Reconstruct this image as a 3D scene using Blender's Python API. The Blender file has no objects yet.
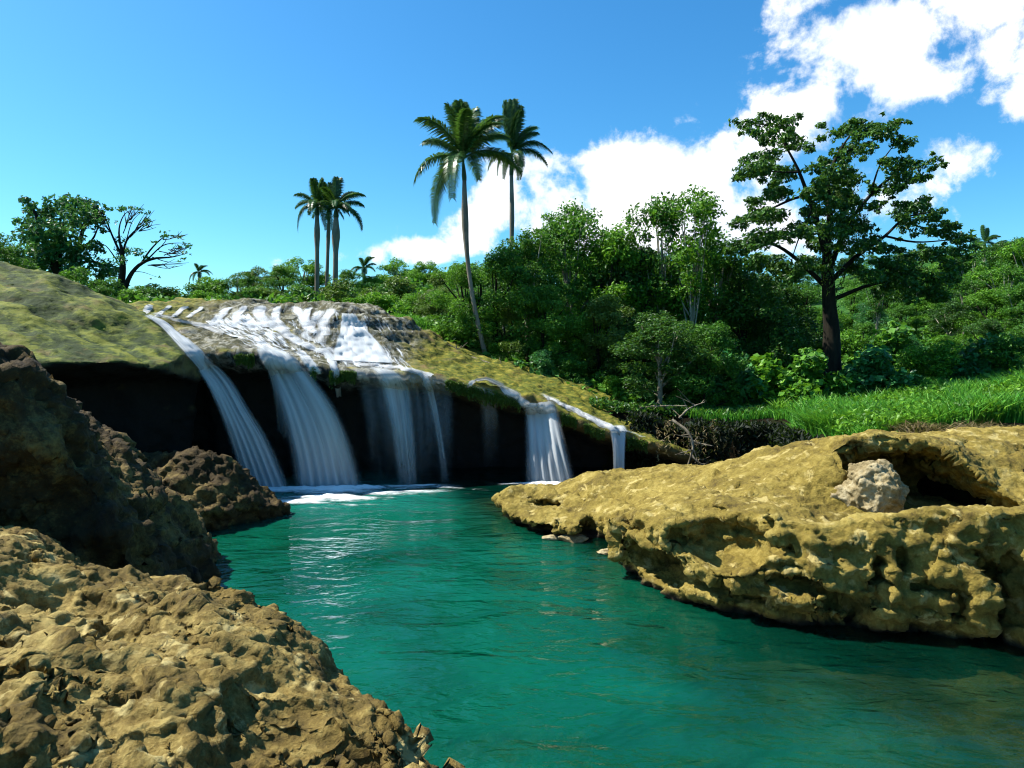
import bpy, math, random
import numpy as np
from mathutils import Vector
from mathutils.bvhtree import BVHTree

random.seed(7)
RNG = np.random.default_rng(7)
scene = bpy.context.scene
COL = scene.collection

# ------------------------------------------------------------------ camera
EYE = np.array([0.0, 0.0, 4.0])
FPX = 1024 * 24 / 36.0
TH = math.atan(34 / FPX)                      # the lens looks slightly down
CF = np.array([0, math.cos(TH), -math.sin(TH)])
CU = np.array([0, math.sin(TH), math.cos(TH)])
CR = np.array([1.0, 0, 0])

def ray(px, py):
    return CF + (px - 512) / FPX * CR + (384 - py) / FPX * CU

def at(px, py, Y):
    d = ray(px, py)
    return EYE + d * (Y / d[1])

def atz(px, py, z=0.0):
    d = ray(px, py)
    return EYE + d * ((z - EYE[2]) / d[2])

cam = bpy.data.cameras.new('camera')
cam.lens = 24; cam.sensor_width = 36; cam.clip_end = 5000
cam_o = bpy.data.objects.new('camera', cam)
COL.objects.link(cam_o)
cam_o.location = EYE
cam_o.rotation_euler = (math.pi / 2 - TH, 0, 0)
scene.camera = cam_o

# ------------------------------------------------------------------ noise
_perm = RNG.permutation(256)
_G = RNG.normal(size=(256, 3)); _G /= np.linalg.norm(_G, axis=1)[:, None]

def pn(p):
    p = np.asarray(p, dtype=np.float64)
    i = np.floor(p).astype(np.int64); f = p - i
    u = f * f * f * (f * (f * 6 - 15) + 10)
    out = 0
    for a in (0, 1):
        wx = u[:, 0] if a else 1 - u[:, 0]
        ha = _perm[(i[:, 0] + a) & 255]
        for b in (0, 1):
            wy = u[:, 1] if b else 1 - u[:, 1]
            hb = _perm[(ha + i[:, 1] + b) & 255]
            for c in (0, 1):
                wz = u[:, 2] if c else 1 - u[:, 2]
                g = _G[_perm[(hb + i[:, 2] + c) & 255]]
                d = g[:, 0] * (f[:, 0] - a) + g[:, 1] * (f[:, 1] - b) + g[:, 2] * (f[:, 2] - c)
                out = out + wx * wy * wz * d
    return out * 1.5

def fbm(p, octs=4, gain=.5):
    s, a, t = 0, 1.0, 0
    for k in range(octs):
        s = s + a * pn(p * 2.03 ** k + 17.3 * k); t += a; a *= gain
    return s / t

def ridged(p, octs=3):
    s, a, t = 0, 1.0, 0
    for k in range(octs):
        s = s + a * (1 - 2 * np.abs(pn(p * 2.1 ** k + 9.7 * k))); t += a; a *= .5
    return s / t

def worley(p):
    i = np.floor(p).astype(np.int64); best = np.full(len(p), 9.0)
    for a in (-1, 0, 1):
        for b in (-1, 0, 1):
            for c in (-1, 0, 1):
                j = i + (a, b, c)
                h = _perm[(_perm[(_perm[j[:, 0] & 255] + j[:, 1]) & 255] + j[:, 2]) & 255]
                q = j + _G[h] * .45 + .5
                best = np.minimum(best, ((q - p) ** 2).sum(1))
    return np.sqrt(best)

def sst(a, b, x):
    t = np.clip((x - a) / (b - a), 0, 1)
    return t * t * (3 - 2 * t)

def smax(a, b, k): 
    h = np.clip(.5 + .5 * (a - b) / k, 0, 1)
    return b + (a - b) * h + k * h * (1 - h)

def smin(a, b, k): return -smax(-a, -b, k)

class TPS:
    """thin plate surface through points (x, y, z)"""
    def __init__(s, pts, lam=1e-3):
        P = np.array(pts, float); s.c = P[:, :2]; n = len(P)
        K = s.k(np.linalg.norm(s.c[:, None] - s.c[None], axis=2)) + lam * np.eye(n)
        Q = np.c_[np.ones(n), s.c]
        A = np.block([[K, Q], [Q.T, np.zeros((3, 3))]])
        w = np.linalg.solve(A, np.r_[P[:, 2], 0, 0, 0]); s.w, s.a = w[:n], w[n:]
    @staticmethod
    def k(r): return np.where(r > 1e-9, r * r * np.log(np.maximum(r, 1e-9)), 0)
    def __call__(s, x, y):
        sh = np.shape(x); X = np.c_[np.ravel(x), np.ravel(y)]; out = np.zeros(len(X))
        for k in range(0, len(X), 20000):
            q = X[k:k + 20000]
            out[k:k + 20000] = s.k(np.linalg.norm(q[:, None] - s.c[None], axis=2)) @ s.w + s.a[0] + q @ s.a[1:]
        return out.reshape(sh)

def poly_sd(x, y, poly):
    """signed distance to a polygon, negative inside"""
    sh = np.shape(x); p = np.c_[np.ravel(x), np.ravel(y)]
    P = np.array(poly, float); Q = np.roll(P, -1, 0)
    d = np.full(len(p), 1e18); ins = np.zeros(len(p), bool)
    for a, b in zip(P, Q):
        e = b - a; w = p - a
        t = np.clip((w @ e) / max(e @ e, 1e-12), 0, 1)
        d = np.minimum(d, ((w - t[:, None] * e) ** 2).sum(1))
        c = (a[1] > p[:, 1]) != (b[1] > p[:, 1])
        ins ^= c & (p[:, 0] < (b[0] - a[0]) * (p[:, 1] - a[1]) / ((b[1] - a[1]) if b[1] != a[1] else 1e-12) + a[0])
    d = np.sqrt(d)
    return np.where(ins, -d, d).reshape(sh)

# ------------------------------------------------------------------ meshes
def mesh_np(name, V, F, mat=None, smooth=True):
    """V (n,3), F (m,k) with k = 3 or 4, or a list of such arrays"""
    me = bpy.data.meshes.new(name)
    V = np.asarray(V, np.float32)
    Fs = [np.asarray(f, np.int32) for f in (F if isinstance(F, list) else [F]) if len(f)]
    me.vertices.add(len(V)); me.vertices.foreach_set('co', V.ravel())
    L = np.concatenate([f.ravel() for f in Fs]); me.loops.add(len(L)); me.loops.foreach_set('vertex_index', L)
    tot = np.concatenate([np.full(len(f), f.shape[1], np.int32) for f in Fs])
    st = np.r_[0, np.cumsum(tot)[:-1]].astype(np.int32)
    me.polygons.add(len(tot)); me.polygons.foreach_set('loop_start', st); me.polygons.foreach_set('loop_total', tot)
    me.polygons.foreach_set('use_smooth', np.full(len(tot), smooth, bool))
    me.update(calc_edges=True); me.validate()
    if mat is not None: me.materials.append(mat)
    return me

def set_attr(me, name, vals, domain='POINT'):
    a = me.attributes.new(name, 'FLOAT', domain)
    a.data.foreach_set('value', np.asarray(vals, np.float32))

def vnormals(V, F):
    n = np.zeros_like(V)
    a, b, c = V[F[:, 0]], V[F[:, 1]], V[F[:, 2]]
    d = V[F[:, 3]] if F.shape[1] == 4 else c
    fn = np.cross(c - a, d - b) if F.shape[1] == 4 else np.cross(b - a, c - a)
    for k in range(F.shape[1]): np.add.at(n, F[:, k], fn)
    return n / np.maximum(np.linalg.norm(n, axis=1), 1e-12)[:, None]

def surface_nets(F, o, h):
    s = F < 0
    nx, ny, nz = F.shape
    cs = [(a, b, c) for a in (0, 1) for b in (0, 1) for c in (0, 1)]
    def sub(A, c): return A[c[0]:nx - 1 + c[0], c[1]:ny - 1 + c[1], c[2]:nz - 1 + c[2]]
    cnt = np.zeros((nx - 1, ny - 1, nz - 1), np.int8)
    for c in cs: cnt += sub(s, c)
    act = (cnt > 0) & (cnt < 8)
    idx = np.full(act.shape, -1, np.int64); I = np.argwhere(act); idx[act] = np.arange(len(I))
    acc = np.zeros((len(I), 3)); num = np.zeros(len(I))
    for c in cs:
        for ax in range(3):
            if c[ax]: continue
            e = list(c); e[ax] = 1
            fa = F[I[:, 0] + c[0], I[:, 1] + c[1], I[:, 2] + c[2]].astype(float)
            fb = F[I[:, 0] + e[0], I[:, 1] + e[1], I[:, 2] + e[2]].astype(float)
            m = (fa < 0) != (fb < 0)
            t = np.where(m, fa / np.where(m, fa - fb, 1), 0)
            p = np.array(c, float)[None].repeat(len(I), 0); p[:, ax] += t
            acc[m] += p[m]; num[m] += 1
    V = (I + acc / num[:, None]) * h + np.array(o)
    quads = []
    for ax in range(3):
        a0 = [slice(None)] * 3; a1 = [slice(None)] * 3
        a0[ax] = slice(0, -1); a1[ax] = slice(1, None)
        s0, s1 = s[tuple(a0)], s[tuple(a1)]
        E = np.argwhere(s0 != s1)
        b, c = (ax + 1) % 3, (ax + 2) % 3
        E = E[(E[:, b] > 0) & (E[:, c] > 0) & (E[:, b] < F.shape[b] - 1) & (E[:, c] < F.shape[c] - 1)]
        ins = s[E[:, 0], E[:, 1], E[:, 2]]
        def cell(db, dc):
            q = E.copy(); q[:, b] += db; q[:, c] += dc
            return idx[q[:, 0], q[:, 1], q[:, 2]]
        q = np.c_[cell(-1, -1), cell(0, -1), cell(0, 0), cell(-1, 0)]
        q[~ins] = q[~ins][:, ::-1]
        quads.append(q[(q >= 0).all(1)])
    return V, np.concatenate(quads)

def grid3(lo, hi, h):
    ax = [np.arange(l, u + h, h) for l, u in zip(lo, hi)]
    return np.meshgrid(*ax, indexing='ij')

class MB:
    """collects tubes and loose faces into one mesh"""
    def __init__(s): s.v, s.f4, s.f3, s.n = [], [], [], 0
    def add(s, V, F4=None, F3=None):
        s.v.append(np.asarray(V, float))
        if F4 is not None and len(F4): s.f4.append(np.asarray(F4) + s.n)
        if F3 is not None and len(F3): s.f3.append(np.asarray(F3) + s.n)
        s.n += len(V)
    def tube(s, pts, rad, seg=8, wob=0.0):
        P = np.array(pts, float); n = len(P)
        R = np.array(rad, float) * np.ones(n)
        T = np.gradient(P, axis=0); T /= np.maximum(np.linalg.norm(T, axis=1), 1e-9)[:, None]
        ref = np.array([0, 1.0, 0]) if abs(T[0][1]) < .9 else np.array([1.0, 0, 0])
        V = []
        ang = np.linspace(0, 2 * math.pi, seg, endpoint=False)
        for k in range(n):
            a = np.cross(T[k], ref); a /= max(np.linalg.norm(a), 1e-9); b = np.cross(T[k], a)
            r = R[k] * (1 + wob * RNG.normal(size=seg))
            V.append(P[k] + (np.cos(ang) * r)[:, None] * a + (np.sin(ang) * r)[:, None] * b)
        V = np.concatenate(V)
        i = np.arange(n - 1)[:, None] * seg; j = np.arange(seg)[None]; j2 = (j + 1) % seg
        F = np.stack([i + j, i + j2, i + seg + j2, i + seg + j], -1).reshape(-1, 4)
        V = np.r_[V, P[-1:] + T[-1:] * R[-1]]
        tip = len(V) - 1; l = (n - 1) * seg
        T3 = np.stack([l + np.arange(seg), l + (np.arange(seg) + 1) % seg, np.full(seg, tip)], -1)
        s.add(V, F, T3)
    def mesh(s, name, mat, smooth=True):
        V = np.concatenate(s.v)
        return mesh_np(name, V, [np.concatenate(s.f4) if s.f4 else np.zeros((0, 4)), np.concatenate(s.f3) if s.f3 else np.zeros((0, 3))], mat, smooth)

def curve(pts, n):
    """smooth resample of a polyline (Catmull-Rom)"""
    P = np.array(pts, float); P = np.r_[2 * P[:1] - P[1:2], P, 2 * P[-1:] - P[-2:-1]]
    m = len(P) - 3; out = []
    for t in np.linspace(0, m - 1e-9, n):
        k = int(t); u = t - k; a, b, c, d = P[k:k + 4]
        out.append(.5 * (2 * b + (c - a) * u + (2 * a - 5 * b + 4 * c - d) * u * u + (3 * b - a - 3 * c + d) * u ** 3))
    return np.array(out)

# ------------------------------------------------------------------ objects
def props(o, label=None, cat=None, group=None, kind=None):
    for k, v in (('label', label), ('category', cat), ('group', group), ('kind', kind)):
        if v: o[k] = v
    return o

def solo(name, me, label=None, cat=None, group=None, kind=None, loc=None):
    o = bpy.data.objects.new(name, me); COL.objects.link(o)
    if loc is not None: o.location = loc
    return props(o, label, cat, group, kind)

def thing(name, label, cat, loc, group=None):
    return solo(name, None, label, cat, group, None, loc)

def part(name, me, parent):
    o = bpy.data.objects.new(name, me); COL.objects.link(o); o.parent = parent
    return o

def dup(src, loc, rz, sc, label, group, mat=None):
    r = src.copy(); COL.objects.link(r); r.location = loc; r.rotation_euler = (0, 0, rz); r.scale = sc
    props(r, label, None, group)
    for ch in src.children:
        c = ch.copy(); COL.objects.link(c); c.parent = r
        if mat is not None and ch.name.startswith('crown'):
            c.material_slots[0].link = 'OBJECT'; c.material_slots[0].material = mat
        for g in ch.children:
            d = g.copy(); COL.objects.link(d); d.parent = c
    return r

# ------------------------------------------------------------------ materials
class NT:
    def __init__(s, name):
        s.m = bpy.data.materials.new(name); s.m.use_nodes = True
        s.t = s.m.node_tree; s.t.nodes.clear()
        s.out = s.t.nodes.new('ShaderNodeOutputMaterial')
    def n(s, typ, **kw):
        x = s.t.nodes.new(typ)
        for k, v in kw.items(): setattr(x, k, v)
        return x
    def l(s, a, b): s.t.links.new(a, b)
    def put(s, sock, v):
        if hasattr(v, 'is_linked') or hasattr(v, 'links'): s.l(v, sock)
        else: sock.default_value = v
    def math(s, op, a, b=0.0, c=None, clamp=False):
        x = s.n('ShaderNodeMath', operation=op, use_clamp=clamp)
        s.put(x.inputs[0], a); s.put(x.inputs[1], b)
        if c is not None: s.put(x.inputs[2], c)
        return x.outputs[0]
    def noise(s, vec, scale, detail=4, rough=.55, dist=0.0):
        x = s.n('ShaderNodeTexNoise'); x.inputs['Scale'].default_value = scale
        x.inputs['Detail'].default_value = detail; x.inputs['Roughness'].default_value = rough
        x.inputs['Distortion'].default_value = dist
        if vec is not None: s.l(vec, x.inputs['Vector'])
        return x.outputs['Fac']
    def ramp(s, fac, stops):
        x = s.n('ShaderNodeValToRGB'); s.l(fac, x.inputs[0]); e = x.color_ramp.elements
        while len(e) < len(stops): e.new(.5)
        for k, (p, c) in enumerate(stops):
            e[k].position = p; e[k].color = (*c, 1) if not np.isscalar(c) else (c, c, c, 1)
        return x.outputs[0]
    def mix(s, fac, a, b, blend='MIX'):
        x = s.n('ShaderNodeMix', data_type='RGBA', blend_type=blend)
        s.put(x.inputs[0], fac)
        for k, v in ((6, a), (7, b)):
            if isinstance(v, tuple): x.inputs[k].default_value = (*v, 1) if len(v) == 3 else v
            else: s.l(v, x.inputs[k])
        return x.outputs[2]
    def attr(s, name): return s.n('ShaderNodeAttribute', attribute_name=name).outputs['Fac']
    def pos(s): return s.n('ShaderNodeNewGeometry').outputs['Position']
    def maprange(s, v, a, b, c=0., d=1.):
        x = s.n('ShaderNodeMapRange', interpolation_type='SMOOTHSTEP'); s.l(v, x.inputs[0])
        for k, q in enumerate((a, b, c, d)): x.inputs[k + 1].default_value = q
        return x.outputs[0]

def rock_mat(name, lo, mid, hi, bump=.5, dist=.05, scale=1.0, moss=None, dark=None, wet=None, pale=None):
    K_ = .80; lo, mid, hi = [tuple(K_ * q for q in c) for c in (lo, mid, hi)]
    t = NT(name); p = t.pos()
    n1 = t.noise(p, .9 * scale, 6, .62, .6); n2 = t.noise(p, 6 * scale, 6, .65); n3 = t.noise(p, 26 * scale, 5, .7)
    f = t.math('ADD', t.math('MULTIPLY', n1, .5), t.math('ADD', t.math('MULTIPLY', n2, .3), t.math('MULTIPLY', n3, .2)))
    col = t.ramp(f, [(.36, lo), (.5, mid), (.62, hi)])
    if pale: col = t.mix(t.maprange(t.noise(p, 2.3 * scale, 5, .6, .5), .56, .66), col, pale)
    if wet: 
        mp = t.n('ShaderNodeMapping'); t.l(p, mp.inputs[0]); mp.inputs['Scale'].default_value = (1.3, .5, .9); mp.inputs['Rotation'].default_value = (0, 0, .5)
        streak = t.noise(mp.outputs[0], 3.2, 7, .7, .8)
        wcol = t.ramp(streak, [(.38, (.012, .011, .009)), (.48, (.05, .046, .038)), (.60, (.26, .25, .225))])
        col = t.mix(t.attr('wet'), col, wcol)
    if moss:
        mm = t.n('ShaderNodeMapping'); t.l(p, mm.inputs[0]); mm.inputs['Scale'].default_value = (.8, .8, 1.8); mm.inputs['Rotation'].default_value = (0, .5, .3)
        mcol = t.ramp(t.math('ADD', t.noise(mm.outputs[0], 4.0, 8, .75, .4), t.math('MULTIPLY', t.attr('groove'), .55)), [(.38, moss[0]), (.5, moss[1]), (.62, moss[2])])
        col = t.mix(t.math('MULTIPLY', t.attr('moss'), t.maprange(t.noise(p, 1.1, 5, .65), .28, .48)), col, mcol)
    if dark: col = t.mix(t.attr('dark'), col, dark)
    b = t.n('ShaderNodeBsdfPrincipled'); t.l(col, b.inputs['Base Color'])
    b.inputs['Roughness'].default_value = .85; b.inputs['Specular IOR Level'].default_value = .25
    v = t.n('ShaderNodeTexVoronoi'); v.inputs['Scale'].default_value = 9 * scale; t.l(p, v.inputs['Vector'])
    hgt = t.math('ADD', t.math('MULTIPLY', n2, 1.0), t.math('ADD', t.math('MULTIPLY', n3, .5), t.math('MULTIPLY', v.outputs['Distance'], .35)))
    hgt = t.math('ADD', hgt, t.math('MULTIPLY', t.noise(p, 80 * scale, 3, .6), .14))
    bp = t.n('ShaderNodeBump'); bp.inputs['Strength'].default_value = bump; bp.inputs['Distance'].default_value = dist
    t.l(hgt, bp.inputs['Height']); t.l(bp.outputs[0], b.inputs['Normal'])
    t.l(b.outputs[0], t.out.inputs[0])
    return t.m

def leaf_mat(name, lo, mid, hi, gloss=.35, transl=.3):
    t = NT(name)
    r = t.attr('rnd'); oi = t.n('ShaderNodeObjectInfo').outputs['Random']
    f = t.math('ADD', t.math('MULTIPLY', r, .75), t.math('MULTIPLY', oi, .25))
    col = t.ramp(f, [(.05, lo), (.5, mid), (.95, hi)])
    b = t.n('ShaderNodeBsdfPrincipled'); t.l(col, b.inputs['Base Color'])
    b.inputs['Roughness'].default_value = gloss; b.inputs['Specular IOR Level'].default_value = .32
    tr = t.n('ShaderNodeBsdfTranslucent'); t.l(t.mix(.5, col, (.10, .20, .01)), tr.inputs[0])
    ms = t.n('ShaderNodeMixShader'); ms.inputs[0].default_value = transl
    t.l(b.outputs[0], ms.inputs[1]); t.l(tr.outputs[0], ms.inputs[2]); t.l(ms.outputs[0], t.out.inputs[0])
    return t.m

def bark_mat(name, a, b_, scale=6):
    t = NT(name)
    tc = t.n('ShaderNodeTexCoord').outputs['Object']
    mp = t.n('ShaderNodeMapping'); mp.inputs['Scale'].default_value = (1, 1, .22); t.l(tc, mp.inputs[0])
    n = t.noise(mp.outputs[0], scale, 6, .65, .5)
    b = t.n('ShaderNodeBsdfPrincipled'); t.l(t.ramp(n, [(.35, a), (.65, b_)]), b.inputs['Base Color'])
    b.inputs['Roughness'].default_value = .9; b.inputs['Specular IOR Level'].default_value = .2
    bp = t.n('ShaderNodeBump'); bp.inputs['Strength'].default_value = .6; bp.inputs['Distance'].default_value = .04
    t.l(n, bp.inputs['Height']); t.l(bp.outputs[0], b.inputs['Normal']); t.l(b.outputs[0], t.out.inputs[0])
    return t.m

def fall_mat(name, tint=(.86, .90, .93), film=False):
    t = NT(name)
    uv = t.n('ShaderNodeUVMap'); uv.uv_map = 'flow'
    sp = t.n('ShaderNodeSeparateXYZ'); t.l(uv.outputs[0], sp.inputs[0])
    def streak(su, sv, det):
        c = t.n('ShaderNodeCombineXYZ'); t.l(t.math('MULTIPLY', sp.outputs[0], su), c.inputs[0])
        t.l(t.math('MULTIPLY', sp.outputs[1], sv), c.inputs[1])
        t.l(t.math('MULTIPLY', t.attr('seed'), 7.0), c.inputs[2])
        return t.noise(c.outputs[0], 1.0, det, .6, .15)
    if film:
        s = t.math('ADD', t.math('MULTIPLY', streak(3.2, .55, 5), .5), t.math('MULTIPLY', streak(11.0, .9, 5), .5))
        al = t.maprange(t.math('ADD', s, t.math('MULTIPLY', t.math('SUBTRACT', t.attr('dens'), 1.0), .5)), .50, .64)
    if film == 'stream': al = t.maprange(t.math('ADD', s, t.math('MULTIPLY', t.math('SUBTRACT', t.attr('dens'), 1.0), .45)), .32, .78)
    if not film:
        s = t.math('ADD', t.math('MULTIPLY', streak(2.2, .22, 3), .56), t.math('ADD', t.math('MULTIPLY', streak(5.0, .22, 3), .30), t.math('MULTIPLY', streak(22.0, .4, 3), .14)))
        s = t.maprange(s, .3, .7)
        al = t.maprange(t.math('MULTIPLY', t.attr('dens'), t.math('ADD', t.math('MULTIPLY', s, .62), .54)), .06, 1.02)
    df = t.n('ShaderNodeBsdfDiffuse'); tint = tuple(.8 * c for c in tint) if film else tint; df.inputs[0].default_value = (*tint, 1)
    tl = t.n('ShaderNodeBsdfTranslucent'); tl.inputs[0].default_value = (*tint, 1)
    m1 = t.n('ShaderNodeMixShader'); m1.inputs[0].default_value = .35
    t.l(df.outputs[0], m1.inputs[1]); t.l(tl.outputs[0], m1.inputs[2])
    tp = t.n('ShaderNodeBsdfTransparent')
    m2 = t.n('ShaderNodeMixShader'); t.l(al, m2.inputs[0]); t.l(tp.outputs[0], m2.inputs[1]); t.l(m1.outputs[0], m2.inputs[2])
    t.l(m2.outputs[0], t.out.inputs[0])
    return t.m

MOSS = ((.030, .045, .003), (.090, .100, .006), (.22, .18, .020))
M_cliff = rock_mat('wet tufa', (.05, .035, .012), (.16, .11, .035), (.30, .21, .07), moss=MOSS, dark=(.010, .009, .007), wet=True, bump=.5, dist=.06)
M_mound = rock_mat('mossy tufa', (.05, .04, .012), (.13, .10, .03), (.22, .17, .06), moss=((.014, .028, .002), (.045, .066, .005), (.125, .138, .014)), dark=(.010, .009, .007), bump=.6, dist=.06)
M_near = rock_mat('pitted limestone', (.034, .022, .004), (.185, .128, .030), (.43, .33, .105), pale=(.40, .325, .13), bump=1.0, dist=.04, scale=1.5)
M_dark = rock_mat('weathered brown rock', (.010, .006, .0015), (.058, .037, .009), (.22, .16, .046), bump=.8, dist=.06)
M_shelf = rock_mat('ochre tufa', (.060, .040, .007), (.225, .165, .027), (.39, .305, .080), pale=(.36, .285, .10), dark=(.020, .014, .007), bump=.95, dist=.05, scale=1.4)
M_pale = rock_mat('pale limestone', (.10, .070, .024), (.29, .225, .11), (.50, .43, .27), bump=.6, dist=.04, scale=2.2)
M_fall = fall_mat('falling water', (.60, .63, .645)); M_film = fall_mat('water film', film=True); M_stream = fall_mat('running water', (.78, .8, .82), film='stream')
M_bark_dark = bark_mat('dark bark', (.006, .005, .003), (.024, .019, .011))
M_bark_pale = bark_mat('pale bark', (.14, .12, .08), (.36, .33, .26))
M_palm = bark_mat('palm bark', (.10, .085, .06), (.26, .23, .18), 3)
M_dead = bark_mat('dead wood', (.06, .045, .025), (.26, .22, .16))
M_shaft = leaf_mat('crownshaft green', (.03, .06, .015), (.04, .08, .02), (.05, .09, .02))
M_frond = leaf_mat('palm leaf', (.010, .040, .008), (.026, .085, .018), (.085, .19, .05), .36, .28)
L_dark = leaf_mat('dark foliage', (.006, .030, .005), (.024, .090, .012), (.085, .21, .025), .45, .34)
L_mid = leaf_mat('green foliage', (.010, .058, .006), (.045, .165, .015), (.14, .34, .028), .48, .4)
L_bright = leaf_mat('bright foliage', (.030, .11, .006), (.090, .26, .014), (.23, .45, .030), .48, .42)
L_blue = leaf_mat('cool green foliage', (.006, .055, .016), (.026, .15, .038), (.085, .31, .080), .42, .36)
L_olive = leaf_mat('olive foliage', (.03, .06, .008), (.08, .15, .018), (.17, .26, .035), .45, .34)
L_shade = leaf_mat('shade-darkened bank foliage', (.001, .004, .001), (.004, .012, .002), (.014, .034, .005), .7, .15)  # near-black leaves: the bank's shade is put into their colour
L_grass = leaf_mat('grass blades', (.020, .12, .010), (.060, .27, .022), (.18, .44, .040), .5, .42)
L_dry = leaf_mat('dry leaves', (.05, .032, .010), (.12, .085, .03), (.26, .20, .09), .6, .2)

# ------------------------------------------------------------------ light and sky
SUN_EL, SUN_AZ = math.radians(54), math.radians(-80)      # azimuth from +Y towards +X
sdir = Vector((math.sin(SUN_AZ) * math.cos(SUN_EL), math.cos(SUN_AZ) * math.cos(SUN_EL), math.sin(SUN_EL)))
sl = bpy.data.lights.new('sun', 'SUN'); sl.energy = 5.0; sl.angle = math.radians(.5); sl.color = (1, .95, .86)
so = bpy.data.objects.new('sun', sl); COL.objects.link(so)
so.rotation_euler = sdir.to_track_quat('Z', 'Y').to_euler(); so.location = (-20, 0, 40)

def build_world():
    w = bpy.data.worlds.new('World'); scene.world = w; w.use_nodes = True
    t = NT.__new__(NT); t.t = w.node_tree; t.t.nodes.clear()
    out = t.n('ShaderNodeOutputWorld')
    sky = t.n('ShaderNodeTexSky', sky_type='NISHITA'); sky.sun_disc = False
    sky.sun_elevation = SUN_EL; sky.sun_rotation = SUN_AZ; sky.altitude = 300
    sky.air_density = 1.0; sky.dust_density = 1.2; sky.ozone_density = 1.6
    hs = t.n('ShaderNodeHueSaturation'); t.l(sky.outputs[0], hs.inputs['Color'])
    hs.inputs['Saturation'].default_value = 1.32; hs.inputs['Value'].default_value = 1.0
    # clouds: soft banks given by azimuth and elevation, their edges broken by noise
    tc = t.n('ShaderNodeTexCoord').outputs['Generated']
    sp = t.n('ShaderNodeSeparateXYZ'); t.l(tc, sp.inputs[0])
    az = t.math('ARCTAN2', sp.outputs[0], sp.outputs[1]); el = t.math('ARCSINE', sp.outputs[2])
    n1 = t.noise(tc, 11, 10, .62, .15); n2 = t.noise(tc, 3.2, 6, .55, .2)
    wob = t.math('MULTIPLY', t.math('SUBTRACT', n2, .5), .14)
    azw = t.math('ADD', az, wob)
    banks = [(905, 30, 120, 62, 1.0), (830, 60, 70, 45, .75), (790, 0, 50, 30, .8), (990, 60, 70, 50, .85), (960, 0, 120, 60, .9),
             (760, 150, 50, 45, 1.0), (800, 110, 60, 40, .85), (690, 185, 60, 50, 1.1), (620, 190, 60, 48, 1.15), (560, 205, 60, 45, 1.0), (492, 200, 42, 42, .95),
             (462, 228, 28, 34, .8), (700, 230, 200, 40, 1.0), (960, 165, 55, 30, .8), (905, 200, 50, 35, .6), (415, 252, 24, 14, 1.15), (355, 258, 40, 14, .5), (990, 205, 40, 18, .4),
             (540, 178, 50, 30, .95), (600, 168, 45, 32, 1.0), (650, 172, 50, 32, 1.0), (720, 165, 50, 40, .95), (585, 140, 22, 14, .5), (640, 225, 180, 50, 1.0), (1010, 90, 60, 45, .75), (950, 70, 80, 40, .9), (870, 80, 50, 30, .7), (560, 255, 90, 30, .9), (1008, 214, 16, 9, .6), (300, 262, 30, 12, .35), (150, 272, 40, 14, .35)]
    tot = None
    for px, py, rx, ry, a in banks:
        d = ray(px, py); d = d / np.linalg.norm(d)
        ca, ce = math.atan2(d[0], d[1]), math.asin(d[2])
        d2 = ray(px + rx, py); sa = abs(math.atan2(d2[0], d2[1]) - ca)
        d3 = ray(px, py - ry); d3 = d3 / np.linalg.norm(d3); se = abs(math.asin(d3[2]) - ce)
        u = t.math('DIVIDE', t.math('SUBTRACT', azw, ca), sa); v = t.math('DIVIDE', t.math('SUBTRACT', el, ce), se)
        r2 = t.math('ADD', t.math('MULTIPLY', u, u), t.math('MULTIPLY', v, v))
        g = t.math('MULTIPLY', t.math('POWER', 2.718, t.math('MULTIPLY', r2, -.8)), a)
        tot = g if tot is None else t.math('MAXIMUM', tot, g)
    dens = t.math('ADD', tot, t.math('MULTIPLY', t.math('SUBTRACT', n1, .51), 2.7))
    fac = t.maprange(dens, .36, .80)
    fac = t.math('MULTIPLY', fac, t.maprange(tot, .08, .3))
    shade = t.noise(tc, 6, 6, .5)
    ccol = t.ramp(shade, [(.3, (5.8, 6.5, 7.4)), (.6, (8, 8, 8))])
    for e in ccol.node.color_ramp.elements: pass
    film_ = t.mix(1.0, hs.outputs[0], (.64, 1.16, 1.24), 'MULTIPLY')
    fin = t.mix(fac, film_, ccol)
    bg = t.n('ShaderNodeBackground'); t.l(fin, bg.inputs[0]); bg.inputs[1].default_value = .078
    t.l(bg.outputs[0], out.inputs[0])
build_world()
vs = scene.view_settings
vs.view_transform = 'Standard'; vs.look = 'None'; vs.gamma = 1; vs.use_curve_mapping = False; vs.exposure = 1.12

# ------------------------------------------------------------------ ground
POOL = [(-9.5, 23), (-9.5, 12.5), (-7, 8.6), (-4.2, 6.6), (-2.6, 4.6), (-2.2, 2), (-1.2, -8), (10, -8), (10.5, 4), (9.5, 9), (8.6, 12.5), (8.2, 16), (8.4, 19), (8.6, 22.0), (5.2, 23.0), (0, 24)]
land = []
def cp(px, py, Y): land.append(tuple(at(px, py, Y)))
for a in [(140, 308, 31), (300, 309, 31), (400, 322, 30.5), (450, 345, 29), (520, 372, 28), (600, 397, 27.5), (650, 412, 26.5), (700, 412, 25.5), (740, 412, 24.5), (790, 416, 24),
          (835, 406, 28), (805, 437, 18.5), (850, 436, 18.5), (900, 430, 17.5), (1000, 424, 16.5), (1040, 385, 25), (1120, 380, 22), (950, 402, 25), (890, 345, 45), (1000, 318, 50), (1010, 285, 75), (800, 345, 50),
          (620, 350, 50), (410, 292, 52), (300, 306, 50), (150, 304, 50), (60, 300, 45), (-100, 285, 45), (430, 275, 75), (1150, 290, 70)]: cp(*a)
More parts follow.
